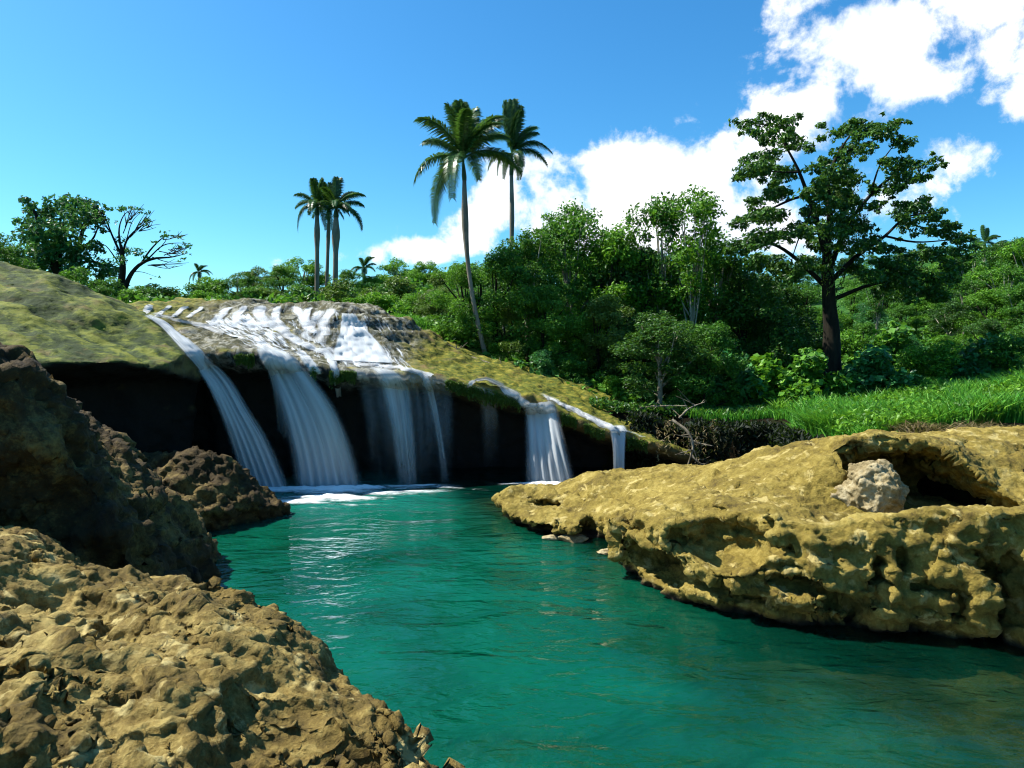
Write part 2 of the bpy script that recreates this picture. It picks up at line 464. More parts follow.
land += [(-30, 20, 4), (-22, 28, 5.6), (0, 200, 14), (-150, 150, 16), (150, 120, 26), (60, 90, 17), (0, 400, 10), (300, 300, 20), (-300, 300, 20), (-13, 10, .6), (-12, 2, .6), (-8, -6, .6), (-8, 3, .2), (0, -14, 1),
         (14, 0, 1.5), (15, 6, 2.0), (25, 10, 3), (-30, -10, 4), (30, -20, 4), (0, 900, 4), (900, 0, 4), (-900, 0, 4), (0, -600, 3), (-14, 16, .8), (-12, 20, 1.0), (-16, 21, 1.5), (12, 14, 1.9)]
LAND = np.array(land)
def ground(x, y):
    sh = np.shape(x); X = np.c_[np.ravel(x), np.ravel(y)].astype(float); out = np.zeros(len(X))
    for k in range(0, len(X), 20000):
        q = X[k:k + 20000]
        w = 1 / (((q[:, None] - LAND[None, :, :2]) ** 2).sum(2) + .6) ** 1.7
        out[k:k + 20000] = (w @ LAND[:, 2]) / w.sum(1)
    sd = poly_sd(X[:, 0], X[:, 1], POOL)
    bed = -1.9 + .25 * pn(np.c_[X * .5, X[:, 0] * 0]) 
    # a shallow shelf along the right-hand shore
    xs_ = 1.8 + (14.5 - X[:, 1]) * .62; sg = 1.4 + .75 * np.clip(11.5 - X[:, 1], 0, 7)
    shelf = np.where(X[:, 0] > xs_, 1, np.exp(-((X[:, 0] - xs_) / sg) ** 2)) * (1 + .18 * pn(np.c_[X * .8, X[:, 0] * 0 + 7]))
    bed = bed + 1.45 * shelf
    t = np.where(X[:, 1] > 16, sst(-.28, .12, sd), sst(-.9, .35, sd))
    out = bed * (1 - t) + out * t
    out += .18 * t * pn(np.c_[X * .35, X[:, 0] * 0 + 3]) 
    return out.reshape(sh)
def g1(x, y): return float(ground(np.array([x]), np.array([y]))[0])

def axis(lo, hi, a, b, st):
    mid = np.arange(a, b + st, st); out = [mid]
    s, v = st, a; L = []
    while v > lo: s *= 1.22; v -= s; L.append(v)
    s, v = st, b; R = []
    while v < hi: s *= 1.22; v += s; R.append(v)
    return np.r_[np.array(L[::-1]), mid, np.array(R)]
gx = axis(-1500, 1500, -15, 18, .28); gy = axis(-900, 1800, -2, 32, .28)
GX, GY = np.meshgrid(gx, gy, indexing='ij'); GZ = ground(GX, GY)
def grid_faces(nx, ny):
    i = np.arange(nx - 1)[:, None] * ny; j = np.arange(ny - 1)[None]
    return np.stack([i + j, i + ny + j, i + ny + j + 1, i + j + 1], -1).reshape(-1, 4)
t = NT('earth and riverbed'); p = t.pos()
sp = t.n('ShaderNodeSeparateXYZ'); t.l(p, sp.inputs[0])
soil = t.ramp(t.noise(p, 1.4, 7, .65, .4), [(.3, (.003, .0025, .001)), (.5, (.009, .007, .003)), (.66, (.010, .016, .004))])
far = t.ramp(t.noise(p, .35, 8, .7, .4), [(.3, (.008, .03, .006)), (.5, (.02, .07, .012)), (.66, (.05, .11, .02))])
soil = t.mix(t.maprange(sp.outputs[1], 27, 34), soil, far)
bedc = t.ramp(t.noise(p, 1.1, 6, .6, .3), [(.35, (.006, .005, .002)), (.5, (.022, .016, .006)), (.65, (.06, .040, .014))])
deep = (.006, .06, .035)
bc = t.mix(t.maprange(sp.outputs[2], -1.5, -.6), deep, bedc)
col = t.mix(t.maprange(sp.outputs[2], -.05, .25), bc, soil)
b = t.n('ShaderNodeBsdfPrincipled'); t.l(col, b.inputs['Base Color']); b.inputs['Roughness'].default_value = .95; b.inputs['Specular IOR Level'].default_value = .08
bp = t.n('ShaderNodeBump'); bp.inputs['Strength'].default_value = .8; bp.inputs['Distance'].default_value = .15
t.l(t.noise(p, 4, 6, .65), bp.inputs['Height']); t.l(bp.outputs[0], b.inputs['Normal']); t.l(b.outputs[0], t.out.inputs[0])
solo('ground', mesh_np('ground', np.c_[GX.ravel(), GY.ravel(), GZ.ravel()], grid_faces(len(gx), len(gy)), t.m), kind='structure')

# ------------------------------------------------------------------ pool water
t = NT('pool water'); p = t.pos()
mp = t.n('ShaderNodeMapping'); t.l(p, mp.inputs[0]); mp.inputs['Scale'].default_value = (.8, 1.5, 1); mp.inputs['Rotation'].default_value = (0, 0, -.35)
w1 = t.noise(mp.outputs[0], .9, 3, .5, .6); w2 = t.noise(mp.outputs[0], 3.6, 3, .5, .5); w3 = t.noise(mp.outputs[0], 12, 2, .5)
calm = t.maprange(t.noise(p, .28, 3, .5, .4), .38, .62, .35, 1.0)
h = t.math('ADD', t.math('MULTIPLY', w1, 1.0), t.math('MULTIPLY', calm, t.math('ADD', t.math('MULTIPLY', w2, .42), t.math('MULTIPLY', w3, .075))))
bp = t.n('ShaderNodeBump'); bp.inputs['Strength'].default_value = .6; bp.inputs['Distance'].default_value = .24; t.l(h, bp.inputs['Height'])
df = t.n('ShaderNodeBsdfDiffuse'); t.l(bp.outputs[0], df.inputs['Normal'])
t.l(t.mix(t.attr('bubbles'), t.ramp(t.noise(p, .35, 4, .5, .5), [(.35, (.001, .048, .024)), (.65, (.001, .094, .054))]), (.012, .20, .16)), df.inputs[0])
tp = t.n('ShaderNodeBsdfTransparent'); tp.inputs[0].default_value = (.55, .72, .52, 1)
body = t.n('ShaderNodeMixShader'); t.l(t.maprange(t.attr('depth'), .25, 1.9, .10, .82), body.inputs[0])
t.l(tp.outputs[0], body.inputs[1]); t.l(df.outputs[0], body.inputs[2])
gl = t.n('ShaderNodeBsdfGlossy'); gl.inputs['Roughness'].default_value = .05; t.l(bp.outputs[0], gl.inputs['Normal'])
gl.inputs[0].default_value = (.9, .95, 1, 1)
fr = t.n('ShaderNodeFresnel'); fr.inputs[0].default_value = 1.33; t.l(bp.outputs[0], fr.inputs['Normal'])
ms = t.n('ShaderNodeMixShader'); t.l(fr.outputs[0], ms.inputs[0]); t.l(body.outputs[0], ms.inputs[1]); t.l(gl.outputs[0], ms.inputs[2])
t.l(ms.outputs[0], t.out.inputs[0])
wx, wy = np.linspace(-16, 16, 129), np.linspace(-20, 25, 181)
WX, WY = np.meshgrid(wx, wy, indexing='ij')
me = mesh_np('water', np.c_[WX.ravel(), WY.ravel(), 0 * WX.ravel()], grid_faces(129, 181), t.m)
set_attr(me, 'depth', np.clip(-ground(WX, WY), 0, 3).ravel())
set_attr(me, 'bubbles', np.maximum(.85 * np.exp(-((WX + 4.6) / 3.4) ** 2 - ((WY - 19.3) / 2.6) ** 2), .6 * np.exp(-((WX - 1.0) / 1.8) ** 2 - ((WY - 20.5) / 1.5) ** 2)).ravel())
solo('water', me, kind='structure')

# ------------------------------------------------------------------ tufa cliff
def billow(p, octs=4):
    s, a, t = 0, 1.0, 0
    for k in range(octs):
        s = s + a * (2 * np.abs(pn(p * 2.1 ** k + 29.7 * k)) - .5); t += a; a *= .52
    return s / t

def rough(V, N, amp, sc, lump=0.0, seed=0.0, pit=.3):
    """knobbly tufa: fractal crags, rounded knobs with sharp creases between them, a few pits"""
    q = V * sc + seed
    d = fbm(q, 6, .55) * 1.1 + .45 * ridged(q * 1.7 + 5, 4)
    if lump:
        w = q * 1.5 + .4 * np.c_[pn(q * 2 + 3), pn(q * 2 + 13), pn(q * 2 + 23)]
        d = d + lump * (.9 * billow(w * 1.1, 4) + .45 * (.62 - worley(w)))
        if pit: d = d - abs(lump) * pit * sst(.2, .5, pn(q * 2.6 + 51))
    return V + N * (amp * d)[:, None]

def fracture(V, N, amp, sc, seed=0.0, crack=.5):
    """broken faces: every cell a tilted block, with cracks between"""
    p = V * sc + seed; p = p + .35 * np.c_[pn(p * .9 + 3), pn(p * .9 + 31), pn(p * .9 + 61)] + .08 * np.c_[pn(p * 4 + 3), pn(p * 4 + 31), pn(p * 4 + 61)]
    i = np.floor(p).astype(np.int64); b1 = np.full(len(p), 9.0); b2 = b1.copy(); hid = np.zeros(len(p), int); til = np.zeros(len(p))
    for a in (-1, 0, 1):
        for b in (-1, 0, 1):
            for c in (-1, 0, 1):
                j = i + (a, b, c); h = _perm[(_perm[(_perm[j[:, 0] & 255] + j[:, 1]) & 255] + j[:, 2]) & 255]
                o = p - (j + _G[h] * .45 + .5); d = (o * o).sum(1); m = d < b1
                b2 = np.where(m, b1, np.minimum(b2, d)); b1 = np.where(m, d, b1); hid = np.where(m, h, hid)
                til = np.where(m, (o * _G[(h * 7 + 13) & 255]).sum(1), til)
    g = np.sqrt(b2) - np.sqrt(b1)
    d = .9 * (_perm[hid] / 255 - .5) + 1.0 * til - crack * sst(.14, .0, g)
    return V + N * (amp * d)[:, None]

def multi_ridge(p, octs=6):
    """sharp crests with detail gathered on them, smoother hollows between"""
    p = p + .5 * np.c_[pn(p * .8 + 5), pn(p * .8 + 15), pn(p * .8 + 25)]
    w, out, a, t = 1.0, 0, 1.0, 0
    for k in range(octs):
        g = (1 - np.minimum(np.abs(pn(p * 2.07 ** k + 11.3 * k)) * 1.5, 1)) ** 2
        out = out + a * g * w; t += a; w = np.clip(g * 1.6, 0, 1); a *= .58
    return out / t - .38

def beds(V, N, bn, thick, amp, warp=.35):
    """weathered bedding: each bed ends in a sharp little ledge"""
    bn = np.array(bn) / np.linalg.norm(bn)
    f = V @ bn / thick + warp * 3 * fbm(V * .8 + 7, 4) + .5 * fbm(V * 3.1 + 2, 3)
    f = f - np.floor(f); prof = f - sst(.82, 1.0, f) * 1.0
    m = sst(-.25, .25, pn(V * .9 + 33))
    return V + N * (amp * (prof - .4) * (.35 + .65 * m))[:, None]

lip_px = [(60, 352, 18.2), (150, 350, 18.6), (205, 352, 18.8), (262, 354, 19.2), (330, 370, 19.6), (360, 371, 20), (440, 377, 20.6), (480, 387, 20.8), (545, 404, 21), (600, 428, 21.2), (650, 441, 21.5), (700, 458, 22.2), (760, 470, 23)]
LIP = np.array([at(*a) for a in lip_px])
dome = list(map(tuple, LIP)) + [tuple(at(*a)) for a in [
    (40, 300, 28), (130, 303, 28), (200, 304.5, 28), (270, 306, 28), (330, 306, 28), (365, 309, 27.5), (400, 320, 28), (450, 346, 27), (520, 371, 26), (600, 396, 25.4), (650, 420, 25), (700, 436, 24.6),
    (150, 318, 23.5), (200, 326, 23.5), (250, 331, 23.4), (300, 338, 23), (325, 345, 22.6), (345, 362, 22), (385, 366, 22), (345, 318, 24.6), (370, 325, 24.6), (395, 340, 24.4), (430, 362, 24), (500, 385, 23.4), (570, 405, 23.2), (620, 424, 23),
    (130, 301, 31), (300, 304, 31), (420, 335, 30)]]
DOME = TPS(dome, .02)
lo, hi, hh = (-14.5, 17.0, -.8), (8.0, 30.0, 7.0), .085
X, Y, Z = grid3(lo, hi, hh)
x2, y2 = X[:, :, 0], Y[:, :, 0]
flat2 = np.c_[x2.ravel(), y2.ravel(), 0 * x2.ravel()]
H = DOME(x2, y2)
H = H + .16 * fbm(flat2 * .55, 3).reshape(x2.shape) + .10 * ridged(flat2 * .9 + 3, 2).reshape(x2.shape)
# terraces in the wet slope
H = H + .10 * np.sin(H * 2 * math.pi / .55 + 2 * pn(flat2 * .4).reshape(x2.shape)) * sst(4.2, 4.8, H)
lipy = np.interp(x2, LIP[:, 0], LIP[:, 1]) + .35 * pn(np.c_[x2.ravel() * .9, x2.ravel() * 0, x2.ravel() * 0]).reshape(x2.shape) + .12 * pn(np.c_[x2.ravel() * 3.1, x2.ravel() * 0, x2.ravel() * 0 + 5]).reshape(x2.shape)
lipz = np.interp(x2, LIP[:, 0], LIP[:, 2])
below = np.clip(lipz[:, :, None] - Z, 0, None)
under = 2.0 * sst(.10, .9, below) + .25 * np.clip(below - 1.2, 0, 3)
F = smax((Z - H[:, :, None]) * .8, (lipy[:, :, None] + under) - Y, .22)
F = np.maximum(F, np.maximum(X - 7.6, Y - 29.6)); F = np.maximum(F, -(X + 14.2))
F = np.maximum(F, -(Z + .6)).astype(np.float32)
V, Q = surface_nets(F, lo, hh)
N = vnormals(V, Q)
V = rough(V, N, .11, 1.3, .9)
N = vnormals(V, Q)
CLIFF_BVH = BVHTree.FromPolygons([tuple(v) for v in V], [tuple(int(i) for i in f) for f in Q])
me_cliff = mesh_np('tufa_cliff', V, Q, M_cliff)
cx = V[:, 0] / V[:, 1]        # bearing, for where the river runs over the rock
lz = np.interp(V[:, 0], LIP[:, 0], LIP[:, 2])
dark = sst(.25, .7, lz - V[:, 2] + .25 * pn(V * 1.2)) * np.maximum(sst(.8, .45, N[:, 2]), sst(.8, 1.3, lz - V[:, 2]))  # shade under the lip, painted into the rock as near-black
rx = at(395, 345, 24)[0]
wet = sst(at(415, 350, 23)[0] + .4, at(415, 350, 23)[0] - .6, V[:, 0] + .35 * (23 - V[:, 1]) * 0) 
wet = wet * sst(-11.9, -9.3, V[:, 0] + .22 * (V[:, 1] - 20)) * sst(-.35, .05, fbm(V * .8 + 40, 3) + .22)
moss = np.clip(sst(.35, .75, N[:, 2]) * (1 - .75 * wet), 0, 1)
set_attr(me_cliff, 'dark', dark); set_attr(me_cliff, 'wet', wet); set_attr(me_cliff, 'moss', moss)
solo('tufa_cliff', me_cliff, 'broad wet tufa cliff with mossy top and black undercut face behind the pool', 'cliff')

# mossy mound on the left of the falls
mp_ = [(-140, 258, 20), (-60, 262, 20), (0, 270, 20), (60, 281, 20), (120, 303, 20.2), (165, 327, 20), (195, 348, 19), (202, 362, 18.0), (178, 366, 17.0), (90, 363, 15.8), (0, 366, 14.8), (-120, 372, 14),
       (60, 322, 17.6), (130, 342, 18), (0, 315, 17), (-100, 310, 17), (0, 275, 23), (120, 312, 23), (60, 290, 23), (190, 372, 21), (-140, 262, 23)]
MT = TPS([tuple(at(*a)) for a in mp_], .02)
mlip = np.array([at(*a) for a in [(-140, 372, 13.8), (-60, 370, 14.3), (0, 366, 14.8), (60, 362, 15.4), (90, 362, 15.8), (140, 364, 16.4), (178, 368, 17.0), (204, 368, 18.2), (215, 372, 19.6)]])
lo, hi, hh = (-17, 13, -.8), (-7.4, 23, 7.2), .085
X, Y, Z = grid3(lo, hi, hh); x2, y2 = X[:, :, 0], Y[:, :, 0]
fl = np.c_[x2.ravel(), y2.ravel(), 0 * x2.ravel()]
H = MT(x2, y2) + .22 * fbm(fl * .7 + 11, 3).reshape(x2.shape)
ly = np.interp(x2, mlip[:, 0], mlip[:, 1]) + .55 * pn(np.c_[fl[:, 0] * .8, 0 * fl[:, 0], 0 * fl[:, 0]]).reshape(x2.shape)
lzz = np.interp(x2, mlip[:, 0], mlip[:, 2]) + .28 * pn(np.c_[fl[:, 0] * .9, 0 * fl[:, 0] + 4, 0 * fl[:, 0]]).reshape(x2.shape)
bl = np.clip(lzz[:, :, None] - Z, 0, None)
F = smax((Z - H[:, :, None]) * .75, ly[:, :, None] + 2.8 * sst(.02, .6, bl) + .15 * bl - Y, .14)
rgt = np.interp(y2, [16, 17, 18, 19, 20, 21.5, 23], [at(178, 366, 17)[0] - .35, at(180, 366, 17)[0], at(201, 362, 18)[0], at(194, 350, 19)[0], at(164, 327, 20)[0], at(148, 318, 22)[0], at(135, 310, 23)[0]])
F = smax(F, (X - rgt[:, :, None] - .35) * .8, .3)
F = np.maximum(F, np.maximum(Y - 22.8, -(X + 16.8))); F = np.maximum(F, -(Z + .6)).astype(np.float32)
V, Q = surface_nets(F, lo, hh); N = vnormals(V, Q); V = rough(V, N, .10, 1.1, .6, 31, 0)
N = vnormals(V, Q)
gd = np.array([.80, -.38, -.46]); gd /= np.linalg.norm(gd); ga = np.cross(gd, [0, 0, 1.0]); ga /= np.linalg.norm(ga); gb = np.cross(gd, ga)
gq = np.c_[V @ gd * .45, V @ ga * 2.6, V @ gb * 2.6] + .5 * np.c_[pn(V * .7), pn(V * .7 + 9), pn(V * .7 + 19)]
groove = fbm(gq, 5, .6)
V = V + N * (.13 * groove + .10 * fbm(V * .8 + 3, 3))[:, None]; N = vnormals(V, Q)
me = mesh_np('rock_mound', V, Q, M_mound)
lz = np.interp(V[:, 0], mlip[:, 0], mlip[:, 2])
set_attr(me, 'dark', np.maximum(sst(.0, .35, lz - V[:, 2] + .15 * pn(V * 1.3)) * sst(.55, .2, N[:, 2]), sst(.1, -.3, N[:, 2]))); set_attr(me, 'moss', sst(.2, .6, N[:, 2])); set_attr(me, 'groove', groove)  # 'dark' paints the overhang's shade into the colour, undersides included
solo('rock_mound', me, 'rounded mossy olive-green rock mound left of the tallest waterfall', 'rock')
MOUND_BVH = BVHTree.FromPolygons([tuple(v) for v in V], [tuple(int(i) for i in f) for f in Q])

# ------------------------------------------------------------------ rock outcrops
def field_rock(name, ctrl, lo, hi, step, mat, amp, sc, pit, label, seed=0, lam=.01, extra=None, base=-.9):
    """solid rock under a smooth surface through points; sides run down into the water"""
    T = TPS(ctrl, lam)
    xs, ys = np.arange(lo[0], hi[0], step), np.arange(lo[1], hi[1], step)
    X, Y = np.meshgrid(xs, ys, indexing='ij'); Zs = np.maximum(T(X, Y), base)
    V = np.c_[X.ravel(), Y.ravel(), Zs.ravel()]; Q = grid_faces(len(xs), len(ys))
    N = vnormals(V, Q)
    big = V + N * (.34 * fbm(V * .62 + seed, 3) + .26 * ridged(V * np.array([.7, 1.25, .9]) + seed, 4) - .19)[:, None]
    N = vnormals(big, Q)
    big = big + (fracture(big * (1, .6, 1), N, .12, .7, seed, .0) / (1, .6, 1) - big) * .7; N = vnormals(big, Q)
    big = beds(big, N, (.42, .70, .58), .55, .13); N = vnormals(big, Q)
    V2 = big + N * ((.35 + .65 * sst(.1, .5, N[:, 2])) * .15 * multi_ridge(big * .95 + seed))[:, None]; N = vnormals(V2, Q)
    V2 = V2 + (beds(V2, N, (.36, .62, .70), .16, .028, .4) - V2) * sst(.15, .5, N[:, 2])[:, None]; N = vnormals(V2, Q)
    calm_ = .25 + .75 * sst(.10, .5, N[:, 2])
    V2 = V2 + N * (calm_ * .036 * multi_ridge(V2 * 4.2 + seed, 5) - .022 * sst(.25, .5, pn(V2 * 5.5 + 51)))[:, None]; N = vnormals(V2, Q)
    V2 = V2 + N * (.013 * sst(.1, .4, N[:, 2]) * multi_ridge(V2 * 14 + seed, 3))[:, None]
    me = mesh_np(name, V2, Q, mat)
    return solo(name, me, label, 'rock', 'rock outcrops round the pool'), V2, Q

fg = [tuple(at(*a)) for a in [(-250, 520, 7), (-100, 515, 7.2), (0, 530, 7), (60, 545, 7.1), (110, 562, 7), (190, 584, 7), (245, 604, 6.8), (300, 643, 6.3), (380, 694, 5.6), (425, 735, 5.1), (446, 768, 4.6), (455, 830, 4.0), (470, 1000, 3.2),
      (0, 640, 4.7), (100, 610, 5.6), (200, 660, 5.0), (300, 710, 4.6), (380, 760, 4.2), (0, 768, 3.4), (150, 768, 3.5), (250, 780, 3.6), (-200, 640, 4.6), (-300, 768, 3.2), (300, 900, 2.8), (0, 1000, 2.4)]]
fg += [(-5.0, 7.9, 1.2), (-3.6, 8.0, .9), (-3.0, 7.6, .8), (-2.2, 7.2, .5), (-1.3, 6.7, .1), (-.75, 6.2, -.2), (-.2, 5.4, -.4), (.05, 4.6, -.5), (.2, 3.8, -.5), (.4, 2.5, -.4), (.6, .8, -.3),
       (-2.4, 8.2, -.8), (-1.2, 7.6, -1.0), (0, 6.5, -1.3), (.8, 4.5, -1.4), (1.0, 2.5, -1.4), (-4, 8.8, .2), (-6, 8.5, 1.6), (-2, .6, 2.2), (-5, 1, 2.3), (-6.5, 4, 2.4)]
field_rock('rock_outcrop', fg, (-6.8, .8), (1.0, 8.8), .017, M_near, .085, 1.6, -.75, 'large sunlit rough limestone outcrop sloping down to the pool in the near corner', 3)

ld = [tuple(at(*a)) for a in [(-300, 310, 9.3), (-200, 318, 9.4), (-80, 335, 9.4), (0, 359, 9.4), (32, 377, 9.4), (58, 401, 9.5), (82, 435, 9.6), (98, 470, 9.8), (116, 492, 10), (132, 514, 10), (146, 548, 10), (152, 576, 10), (156, 606, 10)]]
ld += [(-8, 11.8, 3.3), (-6.5, 11.8, 1.9), (-5.6, 11.6, .5), (-5.2, 11.2, -.2), (-4.7, 10.4, -.8), (-8, 13, 2.6), (-10.5, 12.5, 4), (-6.2, 8.6, 3.4), (-5.6, 8.8, 2.4), (-5.1, 9.1, 1.3), (-10, 8.4, 4.6)]
T = TPS(ld, .01)
lo, hi, hh = (-11, 7.6, -.8), (-3.6, 13.4, 5.0), .06
X, Y, Z = grid3(lo, hi, hh); x2, y2 = X[:, :, 0], Y[:, :, 0]
fl = np.c_[x2.ravel(), y2.ravel(), 0 * x2.ravel()]
H = T(x2, y2) + .14 * fbm(fl * 1.3, 3).reshape(x2.shape)
fy_ = np.interp(x2, [-11, -6.6, -5.2, -4.6, -4.2], [8.2, 8.75, 9.1, 9.4, 9.7])[:, :, None]
nz_ = pn(np.c_[X[:, 0, :].ravel() * .9, Z[:, 0, :].ravel() * .9, 0 * Z[:, 0, :].ravel()]).reshape(X[:, 0, :].shape)[:, None, :]
F = smax((Z - H[:, :, None]) * .7, (fy_ + .30 * nz_ - .10 * (Z - 1.5)) - Y, .25)
F = np.maximum(F, np.maximum(-(X + 10.8), np.maximum(Y - 13.1, -(Z + .6)))).astype(np.float32)
V, Q = surface_nets(F, lo, hh); N = vnormals(V, Q)
V = V + N * (.20 * fbm(V * .8 + 9, 3) + .08 * ridged(V * 1.3, 3))[:, None]; N = vnormals(V, Q)
V = fracture(V, N, .12, .8, 4, .3); N = vnormals(V, Q); V = fracture(V, N, .065, 2.0, 9, .5); N = vnormals(V, Q)
V = beds(V, N, (.5, .3, .8), .45, .16); N = vnormals(V, Q); V = V + N * (.22 * multi_ridge(V * 1.2 + 21))[:, None]; N = vnormals(V, Q); V = V + N * (.075 * multi_ridge(V * 4 + 4, 4))[:, None]
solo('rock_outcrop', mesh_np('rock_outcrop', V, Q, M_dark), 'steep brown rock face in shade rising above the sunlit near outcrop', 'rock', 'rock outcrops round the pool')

lo, hi, hh = (-10.5, 13.2, -.7), (-4.3, 18.6, 2.6), .06
X, Y, Z = grid3(lo, hi, hh); x2, y2 = X[:, :, 0], Y[:, :, 0]
md = [tuple(at(*a)) for a in [(95, 470, 16), (130, 462, 16), (170, 462, 15.6), (200, 452, 16), (225, 456, 16), (245, 468, 16.1), (262, 490, 16.2), (285, 503, 16.4), (300, 512, 16.6), (306, 519, 16.7),
      (150, 490, 14.9), (200, 478, 15.3), (240, 488, 15.6), (110, 500, 14.6), (200, 470, 17.2), (250, 492, 17.2), (120, 470, 17.5), (60, 470, 16)]]
T = TPS(md, .01)
sd = poly_sd(x2, y2, [(-10.4, 13.4), (-8.2, 13.9), (-6.75, 14.3), (-6.2, 14.9), (-5.5, 15.7), (-4.85, 16.5), (-5.2, 17.1), (-6.2, 17.6), (-10.4, 18.2)])
H = T(x2, y2) + .15 * fbm(np.c_[x2.ravel(), y2.ravel(), 0 * x2.ravel()] * 1.1, 3).reshape(x2.shape)
F = smax((Z - H[:, :, None]) * .75, sd[:, :, None] + .35 * sst(.5, .0, Z) - .25 * sst(.2, 1.0, Z) + .1, .18)
F = np.maximum(F, -(Z + .55)).astype(np.float32)
V, Q = surface_nets(F, lo, hh); N = vnormals(V, Q); V = fracture(V, N, .10, 1.0, 8, .3); N = vnormals(V, Q); V = fracture(V, N, .06, 2.4, 3, .5); N = vnormals(V, Q); V = beds(V, N, (.3, .2, .9), .4, .16); N = vnormals(V, Q); V = V + N * (.22 * multi_ridge(V * 1.3 + 57))[:, None]; N = vnormals(V, Q); V = V + N * (.08 * multi_ridge(V * 4 + 5, 4))[:, None]
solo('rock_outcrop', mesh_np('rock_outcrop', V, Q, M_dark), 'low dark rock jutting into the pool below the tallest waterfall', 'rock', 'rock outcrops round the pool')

# the ochre shelf on the right, with its hollow
top = [tuple(at(*a)) for a in [(499, 498, 16.9), (512, 488, 16.4), (530, 486, 16.8), (550, 486, 16.6), (590, 473, 16.6), (640, 477, 15.2), (690, 474, 14.6), (745, 457, 14.1), (790, 446, 13.6), (838, 440, 13.2), (900, 438, 13.0), (960, 440, 13.0), (1000, 436, 13.4), (1060, 432, 13.4), (1200, 430, 13.5),
       (522, 500, 15.9), (550, 508, 15.2), (580, 510, 14.8), (600, 512, 14.5), (618, 516, 12.8), (650, 504, 12.4), (700, 500, 11.6), (750, 504, 11.0), (800, 514, 10.5), (830, 522, 10.3), (880, 515, 10.2), (950, 514, 10.1), (1024, 512, 10.0), (1150, 514, 9.7), (1250, 516, 9.5),
       (850, 520, 10.75), (880, 519, 10.75), (915, 519, 10.7), (950, 518, 10.65), (1000, 516, 10.5), (680, 488, 13.6), (760, 474, 12.8), (815, 456, 12.6), (836, 456, 11.9), (860, 440, 12.0), (900, 439, 12.0), (940, 443, 12.0), (975, 458, 11.9), (1010, 490, 11.6), (1060, 480, 11.6), (1040, 455, 12.6), (815, 490, 11.4),
       (860, 445, 16), (1000, 432, 16), (740, 472, 17), (620, 484, 18), (540, 496, 18), (1150, 430, 16)]]
TT = TPS(top, .01)
shore = [atz(*a)[:2] for a in [(494, 507), (508, 527), (535, 537), (578, 543), (602, 543), (606, 562), (634, 592), (690, 611), (760, 628), (850, 637), (935, 643), (1030, 655), (1200, 668), (1400, 682)]]
shore = [tuple(s) for s in shore] + [(13.5, 9.5), (13.5, 16.6), (9, 17.3), (6.5, 17.9), (4.2, 18.6), (2, 18.9), (.4, 18.6), (-.25, 18.2)]
lo, hi, hh = (-.9, 7.8, -.65), (11.0, 18.9, 2.9), .04
X, Y, Z = grid3(lo, hi, hh); x2, y2 = X[:, :, 0], Y[:, :, 0]
fl = np.c_[x2.ravel(), y2.ravel(), 0 * x2.ravel()]
sd = poly_sd(x2, y2, shore) + .16 * pn(fl * 1.3).reshape(x2.shape) + .12 * pn(fl * 3.2 + 7).reshape(x2.shape) + .02
H = TT(x2, y2) + .10 * fbm(fl * 1.2, 3).reshape(x2.shape)
prof = .34 * sst(.32, .0, Z) - .08 * sst(.2, .7, Z) + .30 * sst(.8, 1.8, Z)
F = smax((Z - H[:, :, None]) * .8, sd[:, :, None] + prof, .16)
def carve(F, px, py, Yc, r, k=.12, tilt=0):
    c = at(px, py, Yc)
    dx = (X - c[0]); dy = (Y - c[1]); dz = (Z - c[2]) - tilt * dx
    d = (np.sqrt((dx / r[0]) ** 2 + (dy / r[1]) ** 2 + (dz / r[2]) ** 2) - 1) * min(r)
    return smax(F, -d, k)
def surf_y(F, px, py):
    d = ray(px, py); d = d / d[1]
    for yy in np.arange(8.6, 18.5, .03):
        p_ = EYE + d * yy; i = ((p_ - np.array(lo)) / hh).round().astype(int)
        if (i >= 0).all() and (i < F.shape).all() and F[tuple(i)] < 0: return yy
    return 12.0
def box_carve(F, x0, x1, y0, y1, z0, z1, rad, k):
    d = np.sqrt(np.maximum(np.abs(X - (x0 + x1) / 2) - (x1 - x0) / 2 + rad, 0) ** 2 + np.maximum(np.abs(Y - (y0 + y1) / 2) - (y1 - y0) / 2 + rad, 0) ** 2 + np.maximum(np.abs(Z - (z0 + z1) / 2) - (z1 - z0) / 2 + rad, 0) ** 2) - rad
    return smax(F, -d, k)
